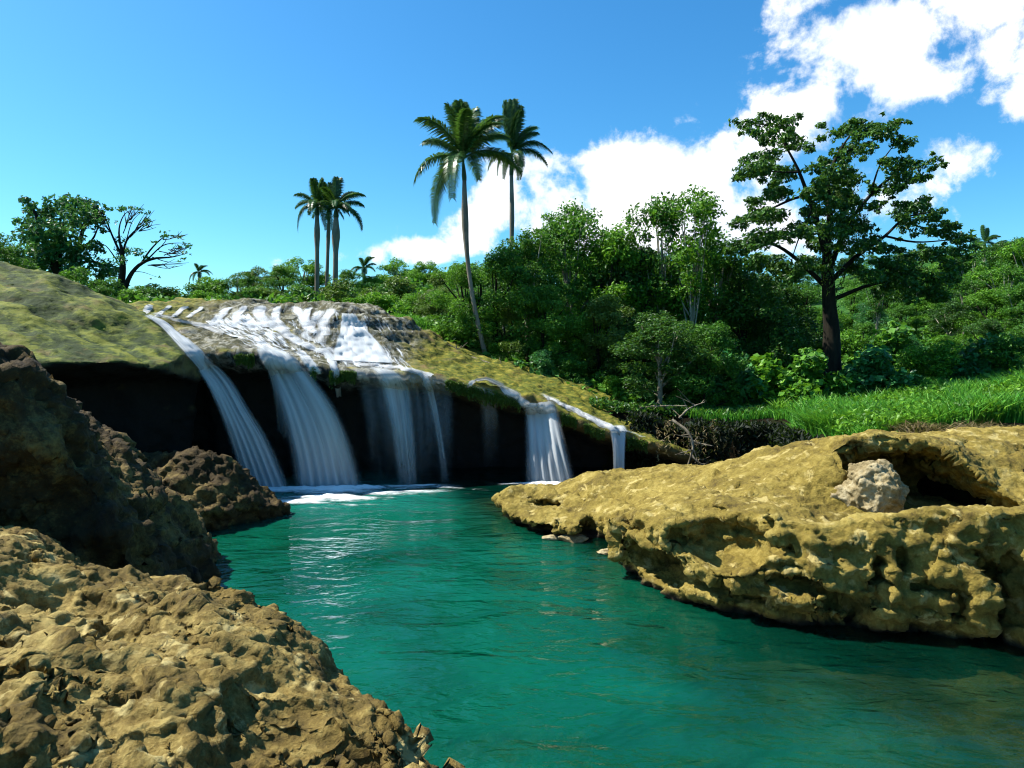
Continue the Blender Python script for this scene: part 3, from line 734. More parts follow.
# the hollow: an open pit behind the front ledge, running back under a thin roof
zf = 1.12
xl = at(838, 480, 12.0)[0] + .35 * np.clip(Z - 1.6, -1, 1) ** 2 * 0
xr = at(1004, 500, 12.0)[0] - 1.15 * np.clip(Z - zf, 0, 2)
rim = 12.05 + .25 * ((X - 7.1) / 1.3) ** 2 * .6
roof = np.where(Y < rim, 9.0, H[:, :, None] - .24 - .12 * (Y - rim))
hole = smax(smax(smax(xl - X, X - xr, .1), smax(10.45 - Y, Y - 13.9, .1), .25), smax((zf - Z), np.clip(Z - roof, -3, 3), .05), .14)
F = smax(F, -hole, .07)
F0 = F.copy()
for px, py, off, r in [(725, 542, .25, (.60, .75, .42)), (700, 510, .1, (.50, .5, .14)), (752, 528, .1, (.25, .5, .3)), (655, 566, .3, (.62, .75, .34)), (630, 548, .1, (.3, .5, .15)), (880, 580, .1, (.13, .5, .36)), (903, 560, .05, (.10, .4, .22)), (1002, 596, .25, (.26, .7, .70)), (985, 560, .05, (.11, .5, .35)),
          (838, 604, .1, (.22, .5, .22)), (800, 585, .1, (.40, .4, .12)), (858, 614, .1, (.14, .5, .32)), (770, 548, .1, (.35, .3, .10)), (556, 529, .3, (.9, .7, .13)), (545, 505, .1, (.5, .4, .08)), (592, 530, .1, (.26, .6, .26)), (930, 585, .05, (.3, .2, .08)), (705, 585, .1, (.4, .4, .13)), (745, 604, .1, (.3, .4, .12)), (960, 600, .05, (.10, .3, .3)), (680, 540, .05, (.2, .3, .2))]:
    F = carve(F, px, py, surf_y(F0, px, py) + off, r, k=.06)
F = np.maximum(F, np.maximum(np.maximum(X - 10.8, Y - 18.7), -(Z + .55))).astype(np.float32)
V, Q = surface_nets(F, lo, hh); N = vnormals(V, Q)
V = V + N * (.10 * fbm(V * .9 + 70, 3))[:, None]; N = vnormals(V, Q); nf = sst(.75, .35, N[:, 2])[:, None]                      # the steep front is the more broken part
V = V + (fracture(V, N, .13, 1.0, 18, .2) - V) * (.25 + .75 * nf); N = vnormals(V, Q); V = V + (fracture(V, N, .05, 2.3, 28, .3) - V) * (.35 + .65 * nf); N = vnormals(V, Q)
st_ = pn(np.c_[V[:, 0] * .25, V[:, 1] * .25, V[:, 2] * 4.5]) + .5 * pn(np.c_[V[:, 0] * .6, V[:, 1] * .6, V[:, 2] * 11])
V = V + N * (.055 * st_)[:, None] * nf; N = vnormals(V, Q)
V = beds(V, N, (.10, .12, .98), .30, .12, .22); N = vnormals(V, Q)
V = V + N * ((.13 * multi_ridge(V * 1.5 + 77)) * (.35 + .65 * nf[:, 0]))[:, None]; N = vnormals(V, Q)
V = V + N * ((.062 * multi_ridge(V * 4.6 + 15, 4) - .03 * sst(.2, .5, pn(V * 5 + 61))) * (.55 + .45 * nf[:, 0]))[:, None]
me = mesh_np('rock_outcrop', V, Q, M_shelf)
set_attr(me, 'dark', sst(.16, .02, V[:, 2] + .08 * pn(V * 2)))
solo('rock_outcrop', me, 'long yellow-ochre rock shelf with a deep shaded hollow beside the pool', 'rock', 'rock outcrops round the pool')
SHELF_BVH = BVHTree.FromPolygons([tuple(v) for v in V], [tuple(int(i) for i in f) for f in Q])

def stone(name, c, r, mat, label, group=None, seed=0, n=40, amp=.18, cat='stone'):
    lo_ = np.array([-1.5, -1.5, -1.5]); X_, Y_, Z_ = grid3(lo_, (1.5, 1.5, 1.5), 3 / n)
    P_ = np.c_[X_.ravel(), Y_.ravel(), Z_.ravel()]
    f = np.linalg.norm(P_, axis=1) - 1
    for k in range(9):                      # flattened facets
        d = RNG.normal(size=3); d /= np.linalg.norm(d)
        f = np.maximum(f, P_ @ d - RNG.uniform(.55, .85))
    f = f + amp * fbm(P_ * 1.6 + seed, 3)
    V_, Q_ = surface_nets(f.reshape(X_.shape).astype(np.float32), lo_, 3 / n)
    N_ = vnormals(V_, Q_); V_ = V_ + N_ * (.20 * multi_ridge(V_ * 1.1 + seed, 5))[:, None]; N_ = vnormals(V_, Q_); V_ = V_ + N_ * (.05 * multi_ridge(V_ * 4.5 + seed, 3))[:, None]
    return solo(name, mesh_np(name, V_ * np.array(r), Q_, mat), label, cat, group, None, tuple(c))
bc = at(869, 490, 11.3)
stone('boulder', (bc[0], bc[1], bc[2]), (.54, .50, .52), M_pale, 'pale limestone boulder lying in the hollow of the ochre shelf', None, 4, 70, .42, 'boulder')
for (px, py, r, lab) in [(572, 539, .24, 'largest pale stone at the waterline under the tip of the shelf'), (550, 538, .12, 'tiny grey stone between the tip of the shelf and a larger pale stone'), (606, 552, .14, 'small wet stone in the notch of the shelf shoreline')]:
    c = atz(px, py, .02); stone('stone', (c[0], c[1], .02), (r * 1.5, r, r * .55), M_pale, lab, 'stones at the waterline', px, 24)

# ------------------------------------------------------------------ falling water
def hit(px, py, lift=.035, trees=(CLIFF_BVH,)):
    d = Vector(ray(px, py)).normalized(); best = None
    for b_ in trees:
        r = b_.ray_cast(Vector(EYE), d)
        if r[0] is not None and (best is None or r[3] < best[3]): best = r
    if best is None: return None
    n = best[1] if best[1].dot(d) < 0 else -best[1]
    return np.array(best[0] + n * lift)

def poly_at(pts, n):
    P = curve(pts, max(n * 4, 16)); s = np.r_[0, np.cumsum(np.linalg.norm(np.diff(P, axis=0), axis=1))]
    u = np.linspace(0, s[-1], n)
    return np.stack([np.interp(u, s, P[:, k]) for k in range(P.shape[1])], 1)

def water_sheet(name, label, left, right, lip, dens=(1, .8), cat='waterfall', group='waterfalls pouring off the tufa cliff', nu=26, nv=60, bottom=None, seed=1.0, edge=.34, depth=.0, trees=None, layers=2, lift=.04, mat=None, wob=0.0):
    """left / right: edges as pixels on the photograph's bearing; above row `lip` (0..1) the water lies on the rock, below it falls free to the pool"""
    trees = trees or (CLIFF_BVH,)
    mb_v, mb_f, uvs, den, sd_ = [], [], [], [], []
    n0 = 0
    for L in range(layers):
        A_, B_ = poly_at(left, nv), poly_at(right, nv)
        if cat == 'waterfall': A_, B_ = A_ + (A_ - B_) * .14, B_ + (B_ - A_) * .14
        if wob:
            tt_ = np.linspace(0, 1, nv) * np.linalg.norm(np.diff(A_, axis=0), axis=1).sum() / 9.0
            for E_, o_ in ((A_, 0), (B_, 50)): E_ += wob * np.c_[pn(np.c_[tt_, 0 * tt_ + seed * 3.3, 0 * tt_ + o_]), pn(np.c_[tt_, 0 * tt_ + seed * 5.3, 0 * tt_ + o_ + 9])]
        G = np.zeros((nv, nu, 3)); ok = np.zeros((nv, nu), bool)
        k_lip = int(round(lip * (nv - 1)))
        for j in range(nu):
            u = j / (nu - 1); last = None
            for i in range(nv):
                a = A_[i] * (1 - u) + B_[i] * u
                if i <= k_lip:
                    h_ = hit(a[0], a[1], lift + .03 * L, trees)
                    if h_ is not None and last is not None and h_[1] > last[1] + .9: h_ = None
                    if h_ is None:
                        h_ = at(a[0], a[1], last[1] if last is not None else 21)
                    if last is not None and h_[1] > last[1] + .25: h_ = at(a[0], a[1], last[1] + .1)
                    G[i, j] = h_; last = h_
                else:
                    if i == k_lip + 1 or k_lip < 0: y0 = (last[1] if last is not None else depth)
                    end = atz(A_[-1][0] * (1 - u) + B_[-1][0] * u, A_[-1][1] * (1 - u) + B_[-1][1] * u, -.03)
                    ye = end[1] if bottom is None else bottom
                    q = (i - k_lip) / (nv - 1 - k_lip)
                    yy = y0 + (ye - y0) * q - .25 * math.sin(math.pi * q) * .6
                    yy += .10 * q * math.sin(j * 1.7 + seed * 3) + .05 * L
                    G[i, j] = at(a[0], a[1], yy)
        i, j = np.meshgrid(np.arange(nv), np.arange(nu), indexing='ij')
        u = j / (nu - 1); v = i / (nv - 1)
        wid = np.linalg.norm(G[:, -1] - G[:, 0], axis=1).mean(); ln = np.linalg.norm(np.diff(G[:, nu // 2], axis=0), axis=1).sum()
        uvs.append(np.stack([u * max(wid, .15) * (.9 if L == 0 else 1.3) + seed, v * ln], -1).reshape(-1, 2))
        e = sst(0, edge, np.minimum(u, 1 - u)) * (.55 + .45 * sst(0, .08, v))
        dd = 1.22 * (dens[0] * (1 - v) + dens[1] * v) * e * (1.0 if L == 0 else .72)
        den.append(dd.ravel()); sd_.append(np.full(nv * nu, seed + L * .37))
        mb_v.append(G.reshape(-1, 3)); mb_f.append(grid_faces(nv, nu) + n0); n0 += nv * nu
    V = np.concatenate(mb_v); Fq = np.concatenate(mb_f); UV = np.concatenate(uvs)
    me = mesh_np(name, V, Fq, mat or M_fall)
    ul = me.uv_layers.new(name='flow'); li = np.zeros(len(me.loops), np.int32); me.loops.foreach_get('vertex_index', li)
    ul.data.foreach_set('uv', UV[li].astype(np.float32).ravel())
    set_attr(me, 'dens', np.concatenate(den)); set_attr(me, 'seed', np.concatenate(sd_))
    return solo(name, me, label, cat, group)

BOTH = (CLIFF_BVH, MOUND_BVH)
W = water_sheet
W('waterfall', 'tallest waterfall, a curved sheet sweeping down beside the mossy mound',
  [(144, 317), (160, 328), (182, 352), (203, 378), (218, 408), (231, 446), (245, 492)], [(152, 316), (172, 327), (208, 357), (231, 380), (249, 409), (268, 440), (290, 490)], .36, (1.05, .88), seed=1, trees=BOTH, nu=32, nv=70)
W('waterfall', 'wide white waterfall spreading into the pool right of the tallest one',
  [(254, 347), (261, 358), (271, 380), (283, 418), (292, 455), (297, 489)], [(278, 349), (294, 358), (313, 378), (335, 410), (350, 446), (361, 489)], .2, (1.1, .95), seed=2, nu=36, nv=60)
W('waterfall', 'faint narrow strand of water falling just left of the wide white waterfall',
  [(256, 350), (263, 362), (270, 380), (276, 420), (279, 470)], [(264, 350), (272, 364), (281, 384), (288, 424), (291, 472)], .2, (.75, .3), seed=3, nu=10, nv=40, layers=1)
W('waterfall', 'thin straight strand of water on the right flank of the wide white waterfall',
  [(318, 349), (327, 362), (334, 385), (338, 415), (341, 452)], [(328, 349), (336, 362), (341, 385), (343, 415), (345, 452)], .3, (.95, .5), seed=4, nu=10, nv=40, edge=.3)
W('waterfall', 'short side chute joining the top of the wide white waterfall',
  [(294, 352), (299, 358), (305, 366), (310, 373)], [(304, 351), (311, 358), (318, 366), (323, 373)], 1.0, (1.0, .7), seed=5, nu=12, nv=30, layers=1)
W('waterfall', 'broad transparent curtain of water hanging in front of the dark undercut',
  [(352, 366), (358, 372), (364, 384), (370, 420), (374, 465), (376, 486)], [(440, 376), (444, 382), (446, 392), (448, 420), (450, 465), (451, 486)], .18, (.42, .10), seed=6, nu=44, nv=50, layers=1, edge=.12)
W('waterfall', 'denser strand of water in the left half of the broad transparent curtain',
  [(366, 367), (374, 372), (380, 384), (388, 420), (394, 465), (396, 486)], [(396, 372), (404, 378), (410, 388), (414, 420), (418, 465), (419, 486)], .2, (.78, .30), seed=6.5, nu=24, nv=50)
W('waterfall', 'barely visible veil of water between the transparent curtain and the flared waterfall',
  [(474, 386), (478, 392), (480, 410), (481, 440), (482, 470)], [(492, 389), (496, 395), (499, 412), (501, 440), (502, 470)], .2, (.55, .15), seed=6.8, nu=16, nv=40, layers=1)
W('waterfall', 'slim veil of water immediately right of the broad transparent curtain',
  [(404, 369), (415, 374), (423, 384), (431, 412), (438, 452), (440, 483)], [(418, 371), (428, 376), (433, 386), (439, 412), (446, 455), (450, 483)], .24, (.85, .24), seed=7, nu=16, nv=50)
W('waterfall', 'flared waterfall fed by a curved channel, ending near the tip of the ochre shelf',
  [(523, 404), (525, 412), (526, 440), (526, 484)], [(554, 402), (557, 412), (564, 440), (576, 484)], .12, (1.05, .62), seed=8, nu=28, nv=44)
W('waterfall', 'small bright isolated waterfall at the low end of the cliff above the shelf',
  [(607, 427), (611, 433), (613.5, 450), (614, 480)], [(624, 427), (625, 433), (624.5, 450), (624, 480)], .12, (1.2, 1.05), seed=9, nu=12, nv=36, edge=.25)
W('waterfall', 'triangular upper cascade fanning over the step at the top of the cliff',
  [(343, 315), (342, 330), (338, 348), (335, 362)], [(352, 315), (362, 327), (376, 345), (388, 364)], 1.0, (1.25, 1.2), seed=10, nu=30, nv=36, edge=.12)
# streams lying on the rock
def S(lab, l, r, d=(.95, .95), sd_=1.0, nu=14, nv=50, grow=.35, edge=.45, wob=2.2, **k):
    l, r = np.array(l, float), np.array(r, float); dl = (l - r) * grow
    return W('stream', lab, l + dl, r - dl, 1.0, (d[0] * 1.15, d[1] * 1.15), 'stream', 'streams running over the cliff top', nu, nv, seed=sd_, edge=edge, wob=wob, **({'mat': M_stream} | k))
S('curved white stream feeding the flared waterfall', [(466, 384), (474, 379), (492, 378), (512, 388), (530, 401), (546, 404)], [(467, 388), (478, 383), (490, 383), (506, 395), (526, 408), (544, 411)], (1.0, 1.1), 11)
S('narrow stream following the lip down to the small isolated waterfall', [(540, 392), (556, 400), (580, 410), (600, 420), (614, 427)], [(540, 397), (556, 405), (579, 416), (598, 426), (612, 432)], (.9, 1.1), 12)
S('thin trickle along the lip beyond the small isolated waterfall', [(620, 427), (632, 432), (645, 437)], [(620, 430), (632, 435), (645, 439)], (.9, .6), 12.5)
S('long diagonal stream from the crest to the thin straight strand', [(262, 318), (272, 330), (286, 340), (305, 350), (322, 355)], [(276, 316), (286, 328), (300, 338), (318, 348), (334, 353)], (1.1, 1.0), 13)
S('sheet of white water between the diagonal stream and the triangular cascade', [(312, 312), (306, 324), (298, 336), (305, 342)], [(328, 310), (320, 322), (312, 334), (318, 342)], (1.05, .8), 14)
S('white runnel dropping through a dark notch left of the triangular cascade', [(318, 317), (314, 330), (312, 343)], [(332, 318), (332, 330), (328, 346)], (.85, .7), 15)
S('film of water sliding along the lip under the triangular cascade', [(318, 344), (336, 358), (356, 366), (392, 370), (430, 378)], [(324, 340), (344, 356), (362, 363), (396, 366), (434, 374)], (.85, .95), 16, nv=60)
S('glittering film of water spread over the grey rock above the wide white waterfall', [(198, 322), (220, 334), (240, 342), (258, 350)], [(250, 312), (268, 326), (286, 338), (300, 352)], (.85, .8), 17, nu=30, grow=.0, mat=M_film, edge=.1)
S('veil of broken white water covering the grey rock below the crest', [(196, 314), (206, 322), (224, 336), (252, 352)], [(338, 308), (335, 322), (332, 342), (336, 362)], (.70, .74), 30, nu=70, nv=60, grow=0, mat=M_film, edge=.08)
S('patch of broken white water around the triangular cascade', [(326, 309), (324, 330), (322, 346), (330, 366)], [(380, 312), (398, 330), (404, 350), (424, 372)], (.70, .74), 31, nu=40, nv=40, grow=0, mat=M_film, edge=.1)
S('pale braided stream beneath the crest beside the tallest waterfall', [(150, 312), (176, 318), (200, 322), (226, 330)], [(152, 317), (176, 323), (198, 329), (222, 337)], (.85, .75), 19)
for k, (pts, w_, lab) in enumerate([([(126, 306), (133, 314)], 5, 'leftmost short white runnel on the crest'), ([(147, 306), (140, 315)], 6, 'second short white runnel on the crest, beside the leftmost'), ([(166, 306), (152, 317)], 6, 'third short white runnel on the crest, leaning left'),
        ([(183, 307), (168, 318)], 5, 'fourth short white runnel on the crest, slim and slanting'), ([(199, 307), (184, 319)], 5, 'fifth short white runnel on the crest, next to open dry rock'), ([(226, 307), (214, 316), (206, 326)], 8, 'short white runnel on the crest beyond the dry rock'),
        ([(240, 306), (232, 316), (228, 328)], 7, 'slender white runnel starting mid-crest'), ([(254, 306), (252, 316), (262, 328)], 11, 'wide white runnel on the crest above the glittering film'), ([(274, 307), (270, 318), (280, 330)], 7, 'white runnel on the crest that bends right over a step'),
        ([(290, 307), (296, 318), (304, 332)], 9, 'white runnel on the crest below the palm trio'), ([(306, 308), (300, 320), (308, 334)], 7, 'white runnel hooking left then right under the palm trio'), ([(326, 309), (318, 322), (316, 336)], 9, 'last white runnel on the crest before the triangular cascade')]):
    P_ = np.array(pts, float)
    S(lab, P_, P_ + [(w_ * 1.25 + 2.0 * q, 0) for q in range(len(P_))], (1.25, 1.0), 20 + k, 10, 26, layers=1)

# foam where the water lands
t = NT('foam'); p = t.pos()
mp = t.n('ShaderNodeMapping'); t.l(p, mp.inputs[0]); mp.inputs['Scale'].default_value = (1.1, 2.2, 1)
f = t.math('ADD', t.math('SUBTRACT', t.noise(mp.outputs[0], 1.9, 7, .68, .6), .5), t.math('SUBTRACT', t.attr('dens'), .35))
al = t.math('MULTIPLY', t.maprange(f, -.05, .60), .92)
df = t.n('ShaderNodeBsdfDiffuse'); df.inputs[0].default_value = (.85, .9, .92, 1); tp = t.n('ShaderNodeBsdfTransparent')
ms = t.n('ShaderNodeMixShader'); t.l(al, ms.inputs[0]); t.l(tp.outputs[0], ms.inputs[1]); t.l(df.outputs[0], ms.inputs[2]); t.l(ms.outputs[0], t.out.inputs[0])
fx, fy = np.arange(-8, 3.2, .07), np.arange(17.0, 22, .07)
FX, FY = np.meshgrid(fx, fy, indexing='ij'); fw = pn(np.c_[FX.ravel() * .7, FY.ravel() * 1.6, 0 * FX.ravel()]).reshape(FX.shape)
D = np.zeros_like(FX)
for px, py, rx_, ry_, a in [(275, 491, 1.2, .6, .95), (325, 490, 1.9, .7, 1.15), (335, 498, 1.5, .5, .9), (405, 487, 1.6, .4, .7), (445, 488, 1.4, .35, .6), (545, 484, 1.0, .45, .9), (390, 493, 2.0, .35, .62), (300, 502, 1.1, .5, .72), (345, 506, 1.2, .35, .5), (618, 476, .4, .3, .6), (480, 489, 1.2, .3, .4)]:
    c = atz(px, py); D = np.maximum(D, a * np.exp(-((FX - c[0] + fw) / rx_) ** 2 - ((FY - c[1] + .5 * fw) / ry_) ** 2))
me = mesh_np('foam', np.c_[FX.ravel(), FY.ravel(), np.full(FX.size, .015) + .02 * D.ravel() + .22 * np.clip(D.ravel() - .45, 0, 1) * np.clip(.4 + fbm(np.c_[FX.ravel() * 2.4, FY.ravel() * 2.4, 0 * FX.ravel()], 4), 0, 2)], grid_faces(len(fx), len(fy)), t.m)
set_attr(me, 'dens', D.ravel())
solo('foam', me, kind='stuff')

# ------------------------------------------------------------------ foliage
def leaves(C, D, size, up=.5, seed=None, asp=.5, droop=0.0):
    """C centres, D outward directions -> leaf quads"""
    n = len(C); r = np.random.default_rng(seed)
    nrm = r.normal(size=(n, 3)) * .75 + D * .5; nrm[:, 2] += up
    nrm /= np.linalg.norm(nrm, axis=1)[:, None]
    tdir = r.normal(size=(n, 3)) + D * .8; tdir[:, 2] -= droop
    tdir -= (tdir * nrm).sum(1)[:, None] * nrm; tdir /= np.linalg.norm(tdir, axis=1)[:, None]
    sdir_ = np.cross(nrm, tdir)
    L = (size * r.uniform(.6, 1.3, n))[:, None]; Wd = L * asp
    V = np.stack([C - tdir * L * .5, C + sdir_ * Wd * .5 + nrm * L * .06, C + tdir * L * .5 - nrm * L * .08, C - sdir_ * Wd * .5 + nrm * L * .06], 1).reshape(-1, 3)
    return V, np.arange(4 * n).reshape(-1, 4), r.uniform(0, 1, n)

def crown_mesh(name, clumps, size, mat, density=1.0, seed=0, up=.5, asp=.5, flat=.75, droop=0.0):
    """clumps: (x, y, z, r); leaves fill each clump's outer half, with noise gaps"""
    r = np.random.default_rng(seed); Cs, Ds = [], []
    for (x, y, z, rad) in clumps:
        n = int(density * 34 * (rad / size) ** 2)
        d = r.normal(size=(n, 3)); d /= np.linalg.norm(d, axis=1)[:, None]
        rr = r.uniform(.25, 1.0, n) ** .6 * (1 + .35 * pn(d * 1.7 + x * 3.1 + z))
        c = d * rr[:, None] * rad; c[:, 2] *= flat
        Cs.append(c + (x, y, z)); Ds.append(d)
    C, D = np.concatenate(Cs), np.concatenate(Ds)
    keep = pn(C * (.9 / max(size * 2.6, .3)) + seed) > -.28
    V, F_, rn = leaves(C[keep], D[keep], size, up, seed, asp, droop)
    me = mesh_np(name, V, F_, mat, False); set_attr(me, 'rnd', rn, 'FACE')
    return me

def limb_mesh(name, limbs, mat, seg=9):
    m = MB()
    for pts, rad in limbs:
        n = max(5, 3 * len(pts)); P_ = curve(pts, n)
        R_ = np.interp(np.linspace(0, 1, n), np.linspace(0, 1, len(rad)), rad)
        m.tube(P_, R_, seg, .05)
    return m.mesh(name, mat)

def make_tree(name, label, cat, clumps, limbs, size, leafm, barkm, loc, group=None, density=1.0, seed=0, crown='crown', **kw):
    t_ = thing(name, label, cat, loc, group)
    part('trunk', limb_mesh('trunk', limbs, barkm), t_)
    part(crown, crown_mesh(crown, clumps, size, leafm, density, seed, **kw), t_)
    return t_

# --- the big tree above the grass
def px_tree(base, Y):
    b0 = at(base[0], base[1], Y); b0[2] = min(b0[2], g1(b0[0], b0[1])) - .05
    def rel(px, py, dy=0.0): return tuple(at(px, py, Y + dy) - b0)
    return b0, rel
YB = 28.0; b0, rel = px_tree((836, 406), YB); s1 = YB / FPX
cl = [(747, 125, 10), (768, 121, 13), (786, 124, 11), (792, 143, 15), (768, 138, 10), (770, 155, 12), (747, 171, 13), (760, 167, 13), (785, 174, 14), (776, 194, 14), (754, 207, 12), (741, 223, 11), (770, 216, 16), (762, 239, 18), (745, 245, 14), (796, 229, 13), (811, 194, 13), (817, 168, 10),
      (836, 134, 11), (852, 128, 12), (868, 130, 12), (884, 133, 12), (897, 123, 8), (903, 143, 11), (846, 152, 13), (866, 149, 11), (837, 172, 15), (826, 190, 13), (852, 180, 11), (896, 165, 13), (918, 166, 11), (936, 161, 8), (905, 179, 12), (922, 178, 8), (890, 189, 11), (877, 191, 9), (874, 206, 8),
      (902, 213, 12), (918, 207, 13), (929, 216, 13), (909, 227, 11), (941, 229, 13), (957, 238, 11), (968, 239, 7), (934, 254, 13), (852, 246, 13), (871, 246, 13), (888, 249, 9), (843, 217, 11), (864, 227, 10), (902, 274, 20), (924, 286, 18), (915, 258, 15), (945, 280, 13), (888, 264, 13), (952, 266, 11), (960, 252, 9), (870, 276, 13), (900, 296, 13), (826, 205, 13), (840, 196, 13), (812, 212, 12), (834, 232, 14), (818, 246, 13), (854, 205, 12), (848, 228, 12), (805, 232, 11), (924, 286, 6), (938, 296, 11), (880, 290, 10), (806, 262, 13), (790, 275, 16), (850, 268, 12), (775, 262, 16), (756, 262, 13), (818, 225, 10)]
r_ = random.Random(5)
clumps = [(*rel(x, y, r_.uniform(-2.0, 2.0)), r * s1 * 1.06) for x, y, r in cl]
def LB(pts, rad): return ([rel(*q) for q in pts], rad)
limbs = [LB([(836, 409), (833, 380), (831, 330), (828, 285), (827, 245)], [.56, .37, .31, .26, .17]),
         LB([(828, 262), (818, 225), (808, 195), (796, 165), (782, 140)], [0.136, 0.112, 0.081, 0.056, 0.025]), LB([(808, 195), (790, 200), (765, 212), (745, 222)], [0.062, 0.050, 0.037, 0.019]), LB([(798, 172), (780, 172), (755, 170)], [0.043, 0.031, 0.012]), LB([(790, 150), (775, 128), (755, 124)], [0.037, 0.025, 0.012]),
         LB([(827, 250), (830, 215), (828, 185), (836, 158), (852, 132)], [0.161, 0.124, 0.093, 0.062, 0.025]), LB([(836, 160), (850, 150), (885, 136)], [0.043, 0.031, 0.012]), LB([(831, 265), (845, 230), (862, 205), (885, 182), (915, 168)], [0.124, 0.093, 0.068, 0.050, 0.019]), LB([(870, 196), (880, 165), (898, 140)], [0.043, 0.031, 0.012]),
         LB([(832, 280), (858, 255), (885, 236), (905, 218), (930, 212)], [0.112, 0.087, 0.062, 0.043, 0.019]), LB([(885, 236), (915, 242), (950, 240)], [0.050, 0.037, 0.019]), LB([(829, 290), (800, 262), (775, 245), (750, 242)], [0.112, 0.081, 0.056, 0.025]), LB([(832, 300), (870, 285), (905, 280), (930, 290)], [0.099, 0.068, 0.050, 0.019]), LB([(812, 210), (800, 235), (790, 265)], [0.037, 0.031, 0.012])]
limbs += [([(rel(832, 405)[0] + .9 * math.cos(a), rel(832, 405)[1] + .9 * math.sin(a), -.15), (rel(832, 405)[0] + .35 * math.cos(a), .35 * math.sin(a), .45), (rel(833, 385)[0], 0, 1.4)], [.16, .2, .15]) for a in (.3, 1.6, 2.9, 4.1, 5.3)]
for x, y, r in cl:
    for q in range(4): clumps.append((*rel(x + r_.uniform(-17, 17), y + r_.uniform(-10, 10), r_.uniform(-2.5, 2.5)), r * s1 * r_.uniform(.3, .6)))
big = make_tree('vine_hung_tree', 'big spreading tree with a dark thick trunk standing above the grassy bank', 'tree', clumps, limbs, .18, L_dark, M_bark_dark, tuple(b0), None, 1.2, 11, up=.7, flat=.55, droop=.3)
mv = []
for k in range(80):
    px, py = r_.choice([(840, 165), (850, 185), (856, 200), (846, 210), (838, 190), (862, 215), (826, 250), (834, 260)]); px += r_.uniform(-6, 6)
    c = rel(px, py, r_.uniform(-.6, .6)); ln = r_.uniform(.8, 2.4)
    for q in range(int(ln * 16)):
        mv.append((c[0] + r_.gauss(0, .07) + .05 * q / 16, c[1] + r_.gauss(0, .07), c[2] - q / 16))
mv = np.array(mv); Vv, Fv, rn = leaves(mv, np.tile([0, 0, -1.0], (len(mv), 1)), .15, .1, 4, .45, 1.0)
me = mesh_np('hanging_vine', Vv, Fv, L_olive, False); set_attr(me, 'rnd', rn, 'FACE'); part('hanging_vine', me, big)

# --- left trees
YL = 40.0; b0, rel = px_tree((62, 300), YL); s1 = YL / FPX
cl = [(25, 200, 4), (29, 204, 5), (34, 210, 7), (40, 219, 8), (55, 205, 9), (70, 203, 8), (78, 206, 8), (88, 206, 7), (98, 208, 6), (23, 223, 6), (43, 231, 13), (62, 220, 12), (80, 217, 11), (96, 218, 7), (25, 238, 9), (48, 244, 13), (67, 239, 12), (58, 254, 14), (35, 256, 12), (80, 254, 9), (74, 273, 12), (97, 247, 6), (104, 268, 10), (22, 262, 10), (90, 280, 10), (45, 272, 13), (100, 230, 4)]
clumps = [(*rel(x, y, r_.uniform(-1.8, 1.8)), r * s1 * 1.45) for x, y, r in cl]
limbs = [LB([(62, 302), (60, 280), (58, 255), (62, 225)], [.3, .25, .2, .1]), LB([(60, 280), (45, 245), (36, 215), (27, 202)], [.2, .15, .1, .04]), LB([(62, 285), (76, 255), (84, 225), (90, 208)], [.18, .14, .09, .03]), LB([(78, 250), (92, 240), (99, 225)], [.08, .06, .03]), LB([(80, 262), (95, 262), (104, 266)], [.08, .06, .03])]
make_tree('broadleaf_tree', 'dense dark bushy tree on the skyline behind the mossy mound', 'tree', clumps, limbs, .27, L_blue, M_bark_dark, tuple(b0), None, 1.25, 21)
YL = 38.0; b0, rel = px_tree((121, 302), YL); s1 = YL / FPX
limbs = [LB([(120, 304), (121, 285), (123, 265), (121, 245)], [0.252, 0.204, 0.156, 0.072]), LB([(123, 296), (129, 278), (138, 266), (152, 259), (172, 257), (188, 253)], [0.156, 0.120, 0.096, 0.066, 0.036, 0.012]), LB([(140, 265), (152, 248), (166, 236), (180, 236)], [0.054, 0.042, 0.024, 0.009]),
         LB([(148, 259), (162, 246), (176, 243), (190, 244)], [0.042, 0.030, 0.018, 0.007]), LB([(122, 262), (126, 242), (138, 228), (152, 221)], [0.078, 0.054, 0.030, 0.012]), LB([(121, 255), (112, 235), (106, 220), (99, 212)], [0.072, 0.048, 0.030, 0.012]), LB([(121, 250), (119, 230), (124, 215), (134, 209)], [0.060, 0.042, 0.024, 0.009]), LB([(110, 232), (100, 228), (94, 222)], [0.030, 0.018, 0.007]),
         LB([(126, 242), (132, 222), (142, 211)], [0.030, 0.018, 0.007]), LB([(158, 250), (166, 240), (164, 232)], [0.024, 0.018, 0.006]), LB([(130, 272), (142, 272), (154, 276)], [0.030, 0.018, 0.006]), LB([(152, 257), (168, 262), (184, 261)], [0.030, 0.018, 0.006]), LB([(118, 262), (106, 246), (95, 243)], [0.036, 0.024, 0.009])]
for (x0, y0, x1, y1) in [(150, 259, 188, 249), (138, 266, 184, 262), (126, 242, 150, 214), (121, 240, 132, 206), (112, 235, 96, 212), (160, 240, 186, 236), (155, 252, 190, 246), (124, 225, 140, 208), (108, 225, 100, 208), (130, 235, 156, 224)]:
    for q in range(6):
        f0 = r_.uniform(.1, .8); xs_, ys_ = x0 + (x1 - x0) * f0, y0 + (y1 - y0) * f0; xe, ye = x1 + r_.uniform(-12, 5), y1 + r_.uniform(-5, 5); d_ = r_.uniform(-2.2, 2.2)
        limbs.append(LB([(xs_, ys_, 0), ((xs_ + xe) / 2, (ys_ + ye) / 2 + r_.uniform(-2, 4), d_ * .5), (xe, ye, d_)], [.028, .018, .008]))
